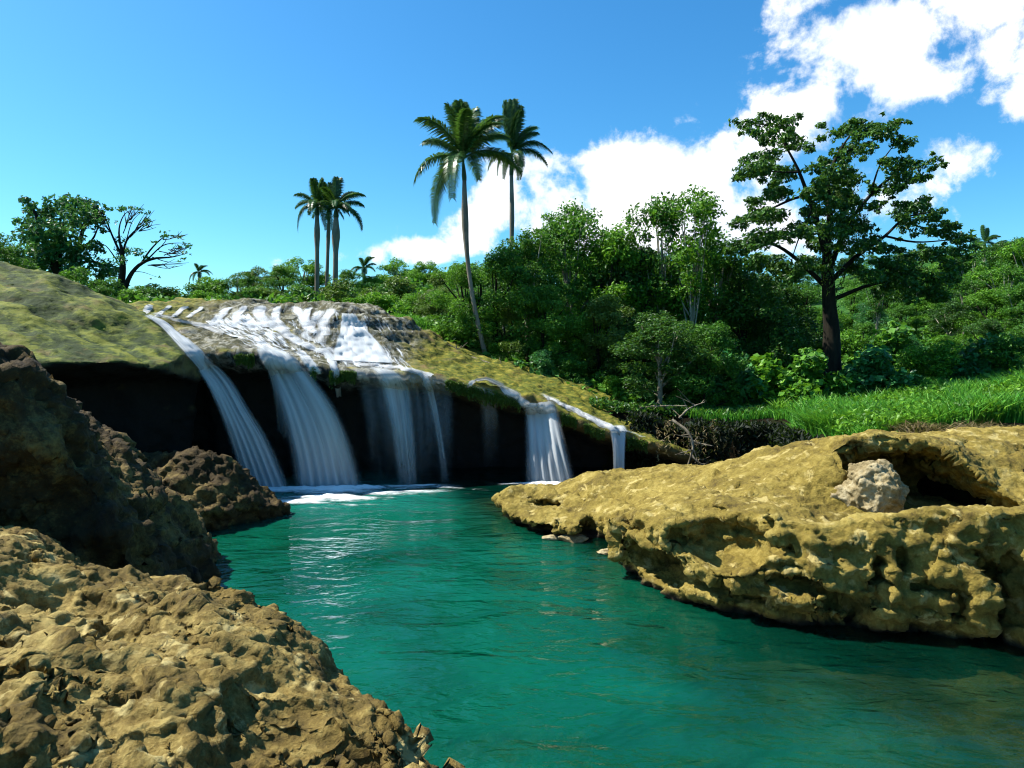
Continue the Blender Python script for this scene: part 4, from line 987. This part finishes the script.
cl = [(120, 260, 7), (124, 250, 8), (118, 272, 7), (130, 252, 6), (138, 252, 6), (120, 240, 6), (122, 285, 6), (145, 258, 4)]
clumps = [(*rel(x, y, r_.uniform(-.8, .8)), r * s1) for x, y, r in cl]
thin = [(106, 211, 7), (116, 209, 7), (126, 209, 7), (136, 209, 6), (144, 213, 5), (150, 220, 6), (142, 226, 4), (168, 236, 6), (178, 237, 6), (186, 245, 6), (176, 246, 5), (188, 253, 4), (163, 231, 3), (154, 243, 4), (100, 219, 5), (112, 222, 4), (131, 222, 4), (155, 277, 3), (183, 260, 4)]
for x, y, r in thin:
    for q in range(4): clumps.append((*rel(x + r_.uniform(-6, 6), y + r_.uniform(-1.5, 1.5), r_.uniform(-2, 2)), r * s1 * .42))
make_tree('umbrella_tree', 'nearly bare umbrella-shaped tree with leaning branches left of the falls', 'tree', clumps, limbs, .17, L_blue, M_bark_dark, tuple(b0), None, .55, 22)

# --- royal palms
def frond_mesh(L=2.6, droop=.9, n=54, seed=0, wid=.48):
    r = np.random.default_rng(seed); m = MB()
    tt = np.linspace(0, 1, 14)
    rise = .75 * tt - droop * tt ** 2.1
    P_ = np.c_[L * (tt - .18 * tt ** 3), 0 * tt, L * .62 * rise]
    m.tube(P_, np.linspace(.045, .008, 14), 5)
    u = np.linspace(.12, 1, n); C = np.stack([np.interp(u, tt, P_[:, k]) for k in range(3)], 1)
    T_ = np.gradient(C, axis=0); T_ /= np.linalg.norm(T_, axis=1)[:, None]
    V = []
    for k in range(n):
        ll = wid * (.35 + .65 * math.sin(math.pi * min(1, u[k] * .9 + .08))) * r.uniform(.85, 1.1)
        for sgn in (-1, 1):
            for lay in (0, 1):
                a = np.array([.45, sgn * (1 - .25 * lay), .35 - .75 * lay + r.normal() * .14]); a /= np.linalg.norm(a)
                a = a[0] * T_[k] + np.array([0, a[1], a[2]])
                tip = C[k] + a * ll + np.array([0, 0, -.32 * ll]); mid = C[k] + a * ll * .5
                w_ = T_[k] * .026
                V += [C[k] - w_ * .6, C[k] + w_ * .6, mid + w_, tip, mid - w_]
    V = np.array(V); i = np.arange(len(V) // 5)[:, None] * 5
    m.add(V, np.concatenate([i + [0, 1, 2, 4]]), np.concatenate([i + [4, 2, 3]]))
    me = m.mesh('frond', M_frond, False)
    set_attr(me, 'rnd', r.uniform(0, 1, len(me.polygons)), 'FACE')
    return me
FRONDS = [frond_mesh(droop=d_, seed=k) for k, d_ in enumerate((.35, .8, 1.25, 1.7))]

def palm(label, base, head, Y, r_trunk, scale, fr, group='royal palms on the skyline', bend=0.0, bulge=.65, seed=0):
    """fr: list of (azimuth, pitch, mesh index, length scale)"""
    r = random.Random(seed)
    b = at(base[0], base[1], Y); b[2] = min(b[2], g1(b[0], b[1]) + .0) - .05
    h = at(head[0], head[1], Y) - b
    o = thing('royal_palm', label, 'palm tree', tuple(b), group)
    n = 14; tt = np.linspace(0, 1, n)
    P_ = np.c_[h[0] * tt + bend * np.sin(math.pi * tt), h[1] * tt, h[2] * tt * .9 + 0 * tt]
    P_[:, 0] = h[0] * tt * .95 + bend * np.sin(math.pi * tt)
    R_ = r_trunk * (1.15 - .35 * tt + bulge * np.exp(-((tt - .8) / .13) ** 2))
    m = MB(); m.tube(P_, R_, 10); part('trunk', m.mesh('trunk', M_palm), o)
    m = MB(); top_ = P_[-1]; end = np.array([h[0], h[1], h[2]])
    cs = np.array([top_ * (1 - q) + end * q for q in np.linspace(-.06, 1, 6)])
    m.tube(cs, [R_[-1] * 1.15, R_[-1] * 1.3, R_[-1] * 1.1, R_[-1] * .9, R_[-1] * .6, R_[-1] * .35], 10)
    me = m.mesh('crownshaft', M_shaft); set_attr(me, 'rnd', np.full(len(me.polygons), .5), 'FACE'); part('crownshaft', me, o)
    for az, pit, mi, ls in fr:
        f_ = part('frond', FRONDS[mi], o); f_.location = tuple(end + np.array([0, 0, r.uniform(-.12, .05)]))
        f_.rotation_euler = (r.uniform(-.15, .15), -math.radians(pit), math.radians(az)); f_.scale = (scale * ls,) * 3
    return o
def ring(n, seed, pitches, bias=None):
    r = random.Random(seed); out = []
    for k in range(n):
        az = 360 * k / n * 2.618 + r.uniform(-14, 14); pz = pitches[k % len(pitches)] + r.uniform(-9, 9)
        out.append((az, pz, 0 if pz > 50 else 1 if pz > 20 else 2 if pz > -8 else 3, r.uniform(.85, 1.08)))
    return out
palm('tall royal palm with a full drooping head leaning over the thicket', (489, 362), (463, 158), 27.6, .088, 1.0, ring(22, 3, [72, 48, 26, 6, 58, 34, -14]), bend=-.3, bulge=.75)
palm('slimmer tall royal palm with a swept ragged head just behind the full one', (500, 362), (512, 153), 36, .11, 1.06,
     [(75, 78, 0, 1.1), (100, 70, 0, .9), (10, 70, 0, 1.15), (-20, 62, 0, 1.0), (20, 50, 1, .9), (0, 82, 0, 1.1), (-40, 58, 0, .9), (0, 40, 1, .75), (200, 76, 1, .7), (-8, 20, 2, .85), (10, 8, 2, .8), (-60, -20, 2, .6), (180, -12, 2, .62), (195, -20, 3, .5), (120, -25, 3, .5), (60, -20, 3, .5), (-30, -35, 3, .5)], bend=.25, bulge=.3)
palm('left palm of the close trio above the cliff crest, with drooping fronds', (317, 303), (317, 205), 46, .15, .80, ring(15, 6, [55, 30, 5, -15]), bulge=.5)
palm('middle palm of the close trio above the cliff crest, thin trunk half hidden', (326, 302), (329, 208), 47, .12, .74, ring(14, 8, [60, 35, 10]), bulge=.3)
palm('right palm of the close trio above the cliff crest, with long arching fronds', (335, 303), (336, 207), 45, .17, .94, [(0, 24, 1, 1.0), (-12, -18, 2, 1.1), (20, 10, 1, .9), (60, 60, 0, .95), (100, 70, 0, .95), (150, 55, 0, .8), (-80, 15, 2, .8), (185, 20, 2, .7), (-120, 40, 1, .8), (40, 40, 1, .9), (-40, 5, 2, .8), (130, -5, 2, .7)], bulge=.8)
palm('tiny far palm on the horizon left of the palm trio', (199, 292), (199, 272), 62, .14, .50, ring(9, 9, [40, 15, -5]), bulge=.2)
palm('small dark palm on the skyline right of the palm trio', (364, 288), (364, 268), 60, .14, .60, ring(9, 12, [45, 15, -5]), bulge=.2)
palm('far palm with an upright spear leaf on the right-hand hillside', (985, 285), (985, 243), 62, .16, .62, ring(9, 15, [30, 5, -15]) + [(0, 86, 0, 1.15), (90, 84, 0, 1.0)], bulge=.2)

# --- broadleaf tree kinds (about 7 m tall), then copies
def blob_crown(seed, n, rx, ry, z0, z1, cr):
    r = random.Random(seed); out = []
    lob = [(r.uniform(0, 6.28), r.uniform(.55, 1.3), r.uniform(.0, 1)) for _ in range(7)]
    for k in range(n):
        a = r.uniform(0, 2 * math.pi); q = r.random() ** .45; zz = r.random()
        prof = math.sin(math.pi * (.12 + .80 * zz)) ** .7
        near = min(lob, key=lambda l: abs((a - l[0] + math.pi) % 6.283 - math.pi) + 2.2 * abs(zz - l[2]))
        out.append((q * rx * prof * near[1] * math.cos(a), q * ry * prof * near[1] * math.sin(a), z0 + (z1 - z0) * zz + r.gauss(0, .25), r.uniform(*cr) * r.choice((.6, .8, 1, 1.1))))
    return out
def fan(seed, n, h, spread, rad, clumps):
    r = random.Random(seed); L = [([(0, 0, -.3), (r.uniform(-.15, .15), r.uniform(-.15, .15), h * .45), (r.uniform(-.3, .3), r.uniform(-.3, .3), h * .85)], [rad, rad * .7, rad * .3])]
    for c in r.sample(clumps, min(n, len(clumps))):
        z0 = min(h * r.uniform(.2, .6), max(.3, c[2] - .8)); L.append(([(0, 0, z0), (c[0] * .55, c[1] * .55, z0 + (c[2] - z0) * .5), (c[0] * .95, c[1] * .95, c[2])], [rad * .4, rad * .28, rad * .1]))
    return L
KIND = {}
HID = (0, 0, 0)
proto_used = {}
def kind(key, name, cat, crown, leafm, barkm, size, dens, nl, rad, h, seed, **kw):
    KIND[key] = dict(name=name, cat=cat, clumps=crown, leafm=leafm, barkm=barkm, size=size, dens=dens, limbs=fan(seed, nl, h, 0, rad, crown), seed=seed, kw=kw)
kind('bushy', 'broadleaf_tree', 'tree', blob_crown(1, 58, 2.5, 2.2, .7, 6.8, (.55, .95)), L_mid, M_bark_dark, .17, .72, 14, .17, 6.4, 31)
kind('dark', 'broadleaf_tree', 'tree', blob_crown(2, 62, 2.8, 2.3, .6, 6.7, (.6, 1.0)), L_dark, M_bark_dark, .18, .72, 12, .2, 6.2, 32)
kind('tall', 'broadleaf_tree', 'tree', blob_crown(3, 46, 1.7, 1.6, 1.6, 7.0, (.45, .8)), L_mid, M_bark_pale, .16, .68, 14, .13, 6.6, 33)
kind('slender', 'slender_tree', 'tree', blob_crown(4, 26, 1.6, 1.5, 3.6, 7.0, (.4, .7)), L_bright, M_bark_pale, .16, .6, 16, .085, 6.8, 34)
kind('shrub', 'shrub', 'shrub', blob_crown(5, 26, 1.5, 1.4, .3, 2.2, (.4, .7)), L_mid, M_bark_dark, .17, .9, 8, .06, 1.9, 35)
kind('bigleaf', 'shrub', 'shrub', blob_crown(6, 26, 1.4, 1.2, .2, 1.6, (.35, .6)), L_blue, M_bark_dark, .25, 1.1, 8, .05, 1.4, 36, up=1.0, asp=.8)
kind('spread', 'broadleaf_tree', 'tree', [(x * 1.25, y * 1.1, z, r) for x, y, z, r in blob_crown(7, 44, 2.4, 2.2, 2.6, 5.6, (.5, .85))], L_olive, M_bark_pale, .20, .75, 16, .15, 5.2, 37)
GH = {'bushy': 7.3, 'dark': 7.3, 'tall': 7.5, 'slender': 7.5, 'shrub': 2.6, 'bigleaf': 2.0, 'spread': 6.2}
def plant(key, px, Y, top, label, group, mat=None, wid=1.0, sink=.1):
    k = KIND[key]; p_ = at(px, 384, Y); gz = g1(p_[0], p_[1]) - sink
    hz = at(px, top, Y)[2] - gz; sc = max(.18, hz / GH[key])
    sxy = (sc ** .6 * wid if key in ('slender', 'tall') else sc ** .8 * wid)
    rz = random.Random(int(px * 13 + Y * 7)).uniform(0, 6.28)
    if key not in proto_used:
        o = make_tree(k['name'], label, k['cat'], k['clumps'], k['limbs'], k['size'], k['leafm'], k['barkm'], (p_[0], p_[1], gz), group, k['dens'], k['seed'], **k['kw'])
        o.rotation_euler = (0, 0, rz); o.scale = (sxy, sxy, sc); proto_used[key] = o
        if mat: 
            c = [q for q in o.children if q.name.startswith('crown')][0]; c.material_slots[0].link = 'OBJECT'; c.material_slots[0].material = mat
        return o
    return dup(proto_used[key], (p_[0], p_[1], gz), rz, (sxy, sxy, sc), label, group, mat if mat else k['leafm'])

G1 = 'trees of the thicket behind the cliff'
for a in [('bushy', 462, 28.5, 262, 'low leafy tree at the left edge of the thicket beside the tall palm trunk', L_bright), ('bushy', 497, 28.5, 248, 'green leafy tree the two tall palms rise behind', L_mid), ('tall', 528, 30, 222, 'green tree with an uneven top right of the tall palms', L_mid),
          ('tall', 568, 31.5, 193, 'conical green tree forming the highest point of the middle thicket', L_mid), ('bushy', 602, 30.5, 224, 'rounded tree just right of the conical one in the thicket', L_bright), ('dark', 632, 31, 236, 'dark gap-filled tree between the rounded tree and the pale-stemmed ones', L_dark),
          ('slender', 662, 30.5, 190, 'pale-stemmed slender tree with a thin crown against the white cloud', L_mid), ('slender', 690, 29.5, 183, 'tallest slender pale-trunked tree with a yellow-green crown', L_bright), ('tall', 716, 31, 224, 'green tree filling the gap left of the big spreading tree', L_mid),
          ('dark', 745, 31, 262, 'dark tree whose top meets the lowest left limb of the big spreading tree', L_dark), ('dark', 690, 27.2, 318, 'dark shaded tree over the black bank under the slender pale trunks', L_dark), ('bushy', 600, 27.8, 296, 'leafy tree at the front of the thicket above the flared waterfall', L_olive),
          ('bushy', 545, 28.0, 286, 'front leafy tree above the curved white stream', L_mid), ('dark', 645, 27.4, 306, 'dark front tree above the small isolated waterfall', L_dark), ('bushy', 505, 28.3, 305, 'sunlit bush-like tree beside the foot of the palm trunks', L_olive), ('dark', 775, 30.5, 300, 'shaded tree directly left of the dark thick trunk', L_dark)]:
    plant(a[0], a[1], a[2], a[3], a[4], G1, a[5])
plant('tall', 660, 24.6, 312, 'loose-crowned tree overhanging the cliff end above the dead branches', G1, L_dark, 1.25)
plant('bushy', 706, 24.6, 322, 'leafy tree overhanging the middle of the black bank', G1, L_mid, .9)
for k, (px, Y, top) in enumerate([(480, 38, 262), (520, 40, 250), (560, 40, 240), (600, 41, 246), (640, 40, 250), (680, 42, 245), (720, 40, 255), (760, 40, 268), (800, 40, 282)]):
    plant('dark' if k % 2 else 'bushy', px, Y, top, 'dark green tree standing deep inside the thicket, mostly hidden by nearer trees', 'inner trees of the thicket', L_dark if k % 2 else L_mid, 1.25)
G2 = 'trees on the right-hand hillside'
hs_ = [(860, 38, 322, 'bushy'), (905, 36, 330, 'dark'), (940, 34, 335, 'bushy'), (985, 33, 318, 'bushy'), (1025, 31, 320, 'dark'), (870, 48, 300, 'dark'), (915, 46, 298, 'bushy'), (960, 44, 290, 'bushy'), (1005, 42, 280, 'tall'), (1045, 40, 285, 'bushy'), (850, 58, 285, 'bushy'), (890, 60, 272, 'tall'),
       (930, 58, 268, 'bushy'), (970, 56, 258, 'dark'), (1010, 54, 250, 'bushy'), (1050, 52, 248, 'tall'), (860, 72, 262, 'bushy'), (905, 72, 258, 'dark'), (950, 72, 254, 'bushy'), (990, 70, 244, 'bushy'), (1030, 68, 236, 'dark'), (1070, 60, 240, 'bushy'), (820, 50, 305, 'dark'), (800, 60, 290, 'bushy')]
for k, (px, Y, top, key) in enumerate(hs_):
    near = Y < 40
    lab = 'leafy green tree low on the right-hand hillside just behind the grassy bank' if near else ('tree halfway up the right-hand hillside' if Y < 55 else 'tree on the upper slope of the right-hand hillside')
    plant(key, px, Y, top, lab, G2, [L_mid, L_dark, L_bright, L_blue][(k * 7) % 4], 1.0)
for k, px in enumerate(range(790, 1110, 26)):
    plant('tall' if k % 2 else 'dark', px, 84 + (k * 37) % 16, 262 - (px - 790) * .11, 'distant tree along the crest of the right-hand hillside', G2, [L_mid, L_blue, L_dark][k % 3], 1.2)
for k, (px, Y, top) in enumerate([(948, 50, 252), (968, 48, 246), (1000, 47, 240), (1018, 45, 232), (1036, 43, 236), (880, 54, 268), (915, 52, 262), (1055, 42, 250), (985, 38, 288), (1022, 36, 278), (945, 40, 300), (900, 42, 305)]):
    plant(('tall', 'spread', 'bushy')[k % 3], px, Y, top, 'taller tree in the leafy wall on the right-hand hillside', G2, [L_bright, L_mid, L_dark, L_mid][k % 4], 1.1)
for px, Y, top, lab in [(1003, 40, 262, 'bare pale trunk of a thin tree right of the far spear palm'), (962, 43, 275, 'thin pale-trunked tree left of the far spear palm'), (875, 44, 276, 'thin pale trunk glimpsed just right of the big dark trunk'), (1018, 37, 285, 'thin leaning pale tree at the edge of the hillside')]:
    plant('slender', px, Y, top, lab, G2, L_mid)
G3 = 'shrubs on the bank under the trees'
for k, (px, Y, top, key, lab) in enumerate([(735, 25.6, 356, 'bigleaf', 'glossy large-leaved shrub over the dark bank, left of three by the big trunk'), (768, 25.3, 360, 'bigleaf', 'glossy large-leaved shrub in the middle of three left of the big trunk'), (803, 25.8, 356, 'bigleaf', 'glossy large-leaved shrub touching the left side of the big trunk'),
        (720, 26.0, 378, 'shrub', 'small shrub at the edge of the black bank'), (760, 25.4, 388, 'shrub', 'low bright shrub above the black bank'), (800, 25.6, 386, 'shrub', 'low bright shrub at the foot of the big trunk'), (868, 26.8, 352, 'bigleaf', 'glossy large-leaved shrub touching the right side of the big trunk'), (905, 28.5, 350, 'shrub', 'round shrub right of the big trunk'),
        (940, 28.5, 345, 'shrub', 'round shrub in the middle behind the grass'), (980, 28, 340, 'bigleaf', 'large-leaved shrub behind the grass below the spear palm'), (1020, 27, 338, 'shrub', 'shrub behind the grass at the picture edge'), (885, 32, 330, 'bigleaf', 'large-leaved shrub on the lower hillside above the round shrubs'), (835, 33, 335, 'shrub', 'shrub behind the big dark trunk'),
        (540, 26.8, 352, 'shrub', 'sunlit shrub over the curved white stream'), (580, 26.6, 362, 'shrub', 'shrub over the narrow lip stream'), (620, 26.2, 378, 'shrub', 'shrub over the small isolated waterfall'), (505, 27.6, 345, 'shrub', 'shrub at the foot of the leaning palm trunk'), (660, 26, 385, 'shrub', 'dark shrub above the dead branches')]):
    plant(key, px, Y, top, lab, G3, [L_bright, L_blue, L_mid, L_bright][k % 4] if key == 'shrub' else (L_blue, L_bright, L_mid)[k % 3])
G4 = 'bushes along the skyline behind the cliff crest'
bl_ = [(128, 33, 290, 'shrub'), (150, 36, 288, 'shrub'), (172, 38, 287, 'shrub'), (195, 40, 284, 'shrub'), (218, 42, 279, 'shrub'), (240, 42, 273, 'spread'), (262, 46, 268, 'spread'), (285, 44, 266, 'bushy'), (305, 48, 258, 'spread'), (300, 36, 286, 'shrub'), (340, 36, 284, 'shrub'), (350, 50, 270, 'bushy'),
       (372, 46, 276, 'bushy'), (395, 42, 278, 'shrub'), (400, 60, 260, 'spread'), (425, 58, 262, 'spread'), (440, 44, 272, 'bushy'), (415, 36, 290, 'dark'), (390, 34, 295, 'shrub'), (440, 33, 285, 'dark'), (210, 34, 292, 'shrub'), (250, 34, 288, 'shrub'), (275, 34, 290, 'shrub'), (320, 52, 275, 'bushy'), (350, 32.5, 298, 'shrub')]
for k, (px, Y, top, key) in enumerate(bl_):
    lab = 'low green bush on the skyline left of the palm trio' if px < 300 else ('green bush around the feet of the palm trio' if px < 352 else 'bright green bush covering the rise between the palm trio and the thicket')
    plant(key, px, Y, top, lab, G4, [L_bright, L_mid, L_olive, L_mid][k % 4] if px < 352 else [L_bright, L_olive, L_bright][k % 3], 1.25)
for px, Y, top, key, lab in [(8, 33, 243, 'bushy', 'dark bush at the picture edge above the mossy mound'), (-12, 30, 228, 'dark', 'dark tree cut by the picture edge above the mossy mound'), (35, 34, 262, 'bushy', 'bush in front of the dense skyline tree'), (75, 34, 272, 'shrub', 'small bush below the dense skyline tree'), (100, 33, 280, 'shrub', 'small bush between the two skyline trees'), (112, 31, 288, 'shrub', 'lowest small bush at the foot of the umbrella tree')]:
    plant(key, px, Y, top, lab, 'bushes behind the mossy mound', L_mid)

# --- undergrowth, grass, litter
def scatter(n, pxr, Yr, rng, dens=None):
    out = []
    while len(out) < n:
        m = n * 2; px = rng.uniform(*pxr, m); Yv = rng.uniform(Yr[0] ** .5, Yr[1] ** .5, m) ** 2
        x = (px - 512) / FPX * Yv; ok = np.ones(m, bool)
        if dens is not None: ok = dens(px, Yv, x)
        out += list(zip(x[ok], Yv[ok]))
    return np.array(out[:n])
rg = np.random.default_rng(5)
P1 = scatter(42000, (430, 1100), (24.4, 70), rg, lambda px, Yv, x: (Yv > 24.6 + np.clip((620 - px) / 60, 0, 5)))
P2 = scatter(16000, (-60, 470), (30.3, 62), rg)
P12 = np.r_[P1, P2]; z_ = ground(P12[:, 0], P12[:, 1]); hgt = rg.uniform(0, 1, len(P12)) ** 1.4 * (.35 + .55 * np.clip(fbm(np.c_[P12 * .35, z_ * 0], 2) + .5, 0, 1.3))
C = np.c_[P12, z_ + hgt]
V, F_, rn = leaves(C, np.tile([0, 0, .3], (len(C), 1)), .24 + P12[:, 1] * .0032, .7, 3, .55)
me = mesh_np('undergrowth', V, F_, L_mid, False); set_attr(me, 'rnd', rn, 'FACE'); solo('undergrowth', me, kind='stuff')

def blades(name, P_, hmin, hmax, wid, mat, seed, lean=.45, kindv='stuff', z=None, label=None, cat=None):
    r = np.random.default_rng(seed); n = len(P_); z = ground(P_[:, 0], P_[:, 1]) if z is None else z
    h_ = r.uniform(hmin, hmax, n); a = r.uniform(0, 2 * math.pi, n); q = r.uniform(0, 2 * math.pi, n); ln = lean * h_ * r.uniform(.3, 1.5, n)
    b0_ = np.c_[P_, z - .03]; w_ = np.c_[np.cos(a), np.sin(a), 0 * a] * wid * .5
    mid = b0_ + np.c_[np.cos(q) * ln * .35, np.sin(q) * ln * .35, h_ * .6]; tip = b0_ + np.c_[np.cos(q) * ln, np.sin(q) * ln, h_ * (1 - .25 * r.random(n))]
    V = np.stack([b0_ - w_, b0_ + w_, mid + w_ * .8, tip, mid - w_ * .8], 1).reshape(-1, 3); i = np.arange(n)[:, None] * 5
    me = mesh_np(name, V, [i + [0, 1, 2, 4], i + [4, 2, 3]], mat, False)
    rn = r.uniform(0, 1, n); set_attr(me, 'rnd', np.r_[rn, rn], 'FACE')
    return solo(name, me, label, cat, None, kindv)
rg = np.random.default_rng(9)
Pg = scatter(60000, (775, 1090), (16.2, 29), rg, lambda px, Yv, x: (poly_sd(x, Yv, POOL) > .25) & (pn(np.c_[x * .5, Yv * .5, 0 * x]) > -.35) & (Yv > 16.6 + np.clip((850 - px) / 30, 0, 3)))
Pg_ = pn(np.c_[Pg * .45, 0 * Pg[:, :1] + 4]); tall = Pg_ > .12
blades('grass', Pg[~tall], .15, .45, .035, L_grass, 5, .7)
blades('grass', Pg[tall], .35, .95, .04, L_grass, 15, .5)
Pq = Pg[pn(np.c_[Pg * .8, 0 * Pg[:, :1] + 9]) > .22]; blades('grass', Pq, .3, .8, .045, L_bright, 16, .7)
wd = Pg[rg.permutation(len(Pg))[:700]]; wz = ground(wd[:, 0], wd[:, 1]); cc = np.repeat(np.c_[wd, wz], 26, 0) + rg.normal(0, 1, (700 * 26, 3)) * (.16, .16, .13) + (0, 0, .38)
V, F_, rn = leaves(cc, np.tile([0, 0, .4], (len(cc), 1)), .16, .6, 12, .5)
me = mesh_np('weeds', V, F_, L_bright, False); set_attr(me, 'rnd', rn, 'FACE'); solo('weeds', me, kind='stuff')
Pm = scatter(9000, (690, 900), (22.5, 26), rg, lambda px, Yv, x: poly_sd(x, Yv, POOL) > .1)
blades('grass', Pm, .2, .5, .035, L_grass, 6)
# long grass hanging over the cut bank
e0, e1 = at(770, 425, 20.5), at(860, 432, 18.6)
q = rg.random(7000); Ph = np.c_[e0[0] + (e1[0] - e0[0]) * q + rg.normal(0, .25, 7000), e0[1] + (e1[1] - e0[1]) * q + rg.normal(0, .35, 7000)]; Ph = Ph[ground(Ph[:, 0], Ph[:, 1]) > 1.2]
blades('grass', Ph, .35, .75, .035, L_grass, 7, .8, z=np.maximum(ground(Ph[:, 0], Ph[:, 1]), .9))
# plants hanging down the cut bank, and low cover on its top
bk = curve([(4.6, 23.15), (5.4, 22.95), (7.0, 22.5), (8.55, 21.95), (8.5, 20.5), (8.4, 19.0), (8.3, 17.5)], 400); hv = []
for k in range(900):
    b_ = bk[rg.integers(0, 400)]; nz = pn(np.array([[b_[0] * .9, b_[1] * .9, 2.5], [b_[0] * 2.2, b_[1] * 2.2, 7.5]]))
    if nz[1] < -.25: continue
    zt_ = g1(b_[0] + .35, b_[1] + .45) - .1 + .35 * nz[0]; ln = rg.uniform(.2, 1.0) * (1.2 + 1.6 * nz[0]); b_ = b_ + np.array([-.6, -.6]) * max(0, nz[0])
    for q in range(int(ln * 14)): hv.append((b_[0] - .12 + rg.normal(0, .16), b_[1] - .18 + rg.normal(0, .16), zt_ - q / 14 + rg.normal(0, .04)))
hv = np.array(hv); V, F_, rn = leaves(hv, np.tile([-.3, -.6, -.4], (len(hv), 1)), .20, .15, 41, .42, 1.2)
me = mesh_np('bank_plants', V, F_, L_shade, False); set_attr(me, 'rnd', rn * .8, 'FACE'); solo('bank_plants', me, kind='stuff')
Pb = scatter(6000, (590, 800), (23.0, 26.5), rg, lambda px, Yv, x: poly_sd(x, Yv, POOL) > .05)
C = np.c_[Pb, ground(Pb[:, 0], Pb[:, 1]) + rg.uniform(0, .35, len(Pb))]; V, F_, rn = leaves(C, np.tile([0, 0, .3], (len(C), 1)), .2, .7, 43, .5)
me = mesh_np('undergrowth', V, F_, L_dark, False); set_attr(me, 'rnd', rn, 'FACE'); solo('undergrowth', me, kind='stuff')
# tufts on the crest and the moss band
Pt = scatter(9000, (335, 470), (28.5, 33), rg)
blades('grass', Pt, .15, .45, .04, L_grass, 8)
# dry thatch behind the shelf
c = at(935, 430, 15.8); cl_ = rg.normal(0, 1, (9, 2)) * (1.0, .30) + (.5, 0); ci = rg.integers(0, 9, 2600); Pd = np.c_[c[0], c[1]] + cl_[ci] + rg.normal(0, 1, (2600, 2)) * (.22, .16)
zt = np.array([max(g1(*p_), 2.0) for p_ in Pd[::26]]).repeat(26)[:2600]
blades('dry_grass', Pd, .08, .30, .03, L_dry, 9, 1.6, z=np.maximum(zt, at(935, 432, 15.8)[2] - .05))

fr_ = []
rg = np.random.default_rng(77)
for k in range(5200):
    px = rg.uniform(205, 655); py0 = np.interp(px, [a[0] for a in lip_px], [a[1] for a in lip_px])
    if pn(np.array([[px * .045, 0.3, 2.2]]))[0] < -.35: continue
    if any(a < px < b for a, b in ((200, 236), (254, 304), (316, 330), (356, 446), (520, 562), (604, 627))): continue
    h_ = hit(px, py0 + rg.uniform(1, 9), .01)
    if h_ is None or h_[1] > 24: continue
    L_ = rg.uniform(.06, .30) * (.4 + 1.2 * max(0, pn(np.array([[px * .09, 1.3, 5.2]]))[0] + .4))
    for q in range(3): fr_.append(h_ + np.array([rg.normal(0, .02), -.02, -L_ * q / 3]))
fr_ = np.array(fr_); V, F_, rn = leaves(fr_, np.tile([0, -.3, -1.0], (len(fr_), 1)), .13, .1, 14, .32, 2.5)
me = mesh_np('hanging_moss', V, F_, L_olive, False); set_attr(me, 'rnd', rn * .6, 'FACE'); solo('hanging_moss', me, kind='stuff')
# --- dead branches and roots at the end of the cliff
def branch(name, label, pts, rad, twigs, group=None, seed=0, dry=0):
    r = random.Random(seed); P_ = [np.array(at(*q)) for q in pts]; b = P_[0].copy(); m = MB()
    C_ = curve([p_ - b for p_ in P_], 18); m.tube(C_, np.linspace(rad, rad * .35, 18), 7, .06)
    for k in range(twigs):
        i = r.randrange(4, 17); d = np.array([r.gauss(0, 1), r.gauss(0, .6), r.gauss(0, .8)]); d /= np.linalg.norm(d); L = r.uniform(.25, .8)
        m.tube(curve([C_[i], C_[i] + d * L * .5 + np.array([0, 0, r.uniform(-.1, .1)]), C_[i] + d * L], 6), np.linspace(rad * .4, rad * .12, 6), 5)
    o = solo(name, m.mesh(name, M_dead), label, 'branch', group, None, tuple(b))
    return o
G5 = 'dead branches washed up at the end of the cliff'
branch('dead_branch', 'pale forked root hanging from the cliff end toward the ochre shelf', [(672, 420, 21.6), (688, 432, 21.3), (693, 446, 21.2), (690, 458, 21.1), (686, 472, 21.0)], .055, 9, G5, 1)
branch('dead_branch', 'horizontal bleached branch lying under the dark trees at the cliff end', [(640, 408, 23.6), (665, 406, 23.2), (687, 406, 23.0)], .05, 6, G5, 2)
branch('dead_branch', 'thin branch pointing up from the horizontal bleached one', [(679, 418, 22.6), (690, 408, 22.6), (705, 402, 22.6)], .04, 4, G5, 3)
branch('dead_branch', 'short grey branch leaning out over the black bank', [(690, 440, 21.6), (702, 444, 21.4), (712, 446, 21.3)], .035, 4, G5, 4)
branch('dead_branch', 'tangled root low down next to the pale forked root', [(692, 455, 21.3), (698, 462, 21.2), (712, 468, 21.1)], .035, 8, G5, 5)
branch('fallen_branch', 'long fallen branch lying on the moss behind the curved stream', [(455, 352, 26.6), (485, 362, 26.2), (510, 370, 25.9), (532, 378, 25.7)], .06, 5, None, 6)
branch('fallen_branch', 'short broken stick standing on the moss left of the leaning palm foot', [(466, 362, 26.4), (458, 352, 26.4), (456, 345, 26.4)], .05, 3, None, 7)
hd = []
for k in range(20):
    px, py = random.uniform(652, 716), random.uniform(416, 440); c = at(px, py, 21.7 + random.uniform(-.3, .4)); ln = random.uniform(.3, 1.1)
    for q in range(int(ln * 22)): hd.append(c + np.array([random.gauss(0, .05), random.gauss(0, .05), -q / 22]))
hd = np.array(hd); V, F_, rn = leaves(hd, np.tile([0, 0, -1.0], (len(hd), 1)), .14, .0, 8, .28, 2.0)
me = mesh_np('dead_leaves', V, F_, L_dry, False); set_attr(me, 'rnd', rn, 'FACE'); solo('dead_leaves', me, kind='stuff')

scene.cycles.max_bounces = 8; scene.cycles.transparent_max_bounces = 24
scene.cycles.use_denoising = True; scene.cycles.filter_width = 1.1
scene.cycles.sample_clamp_indirect = 4
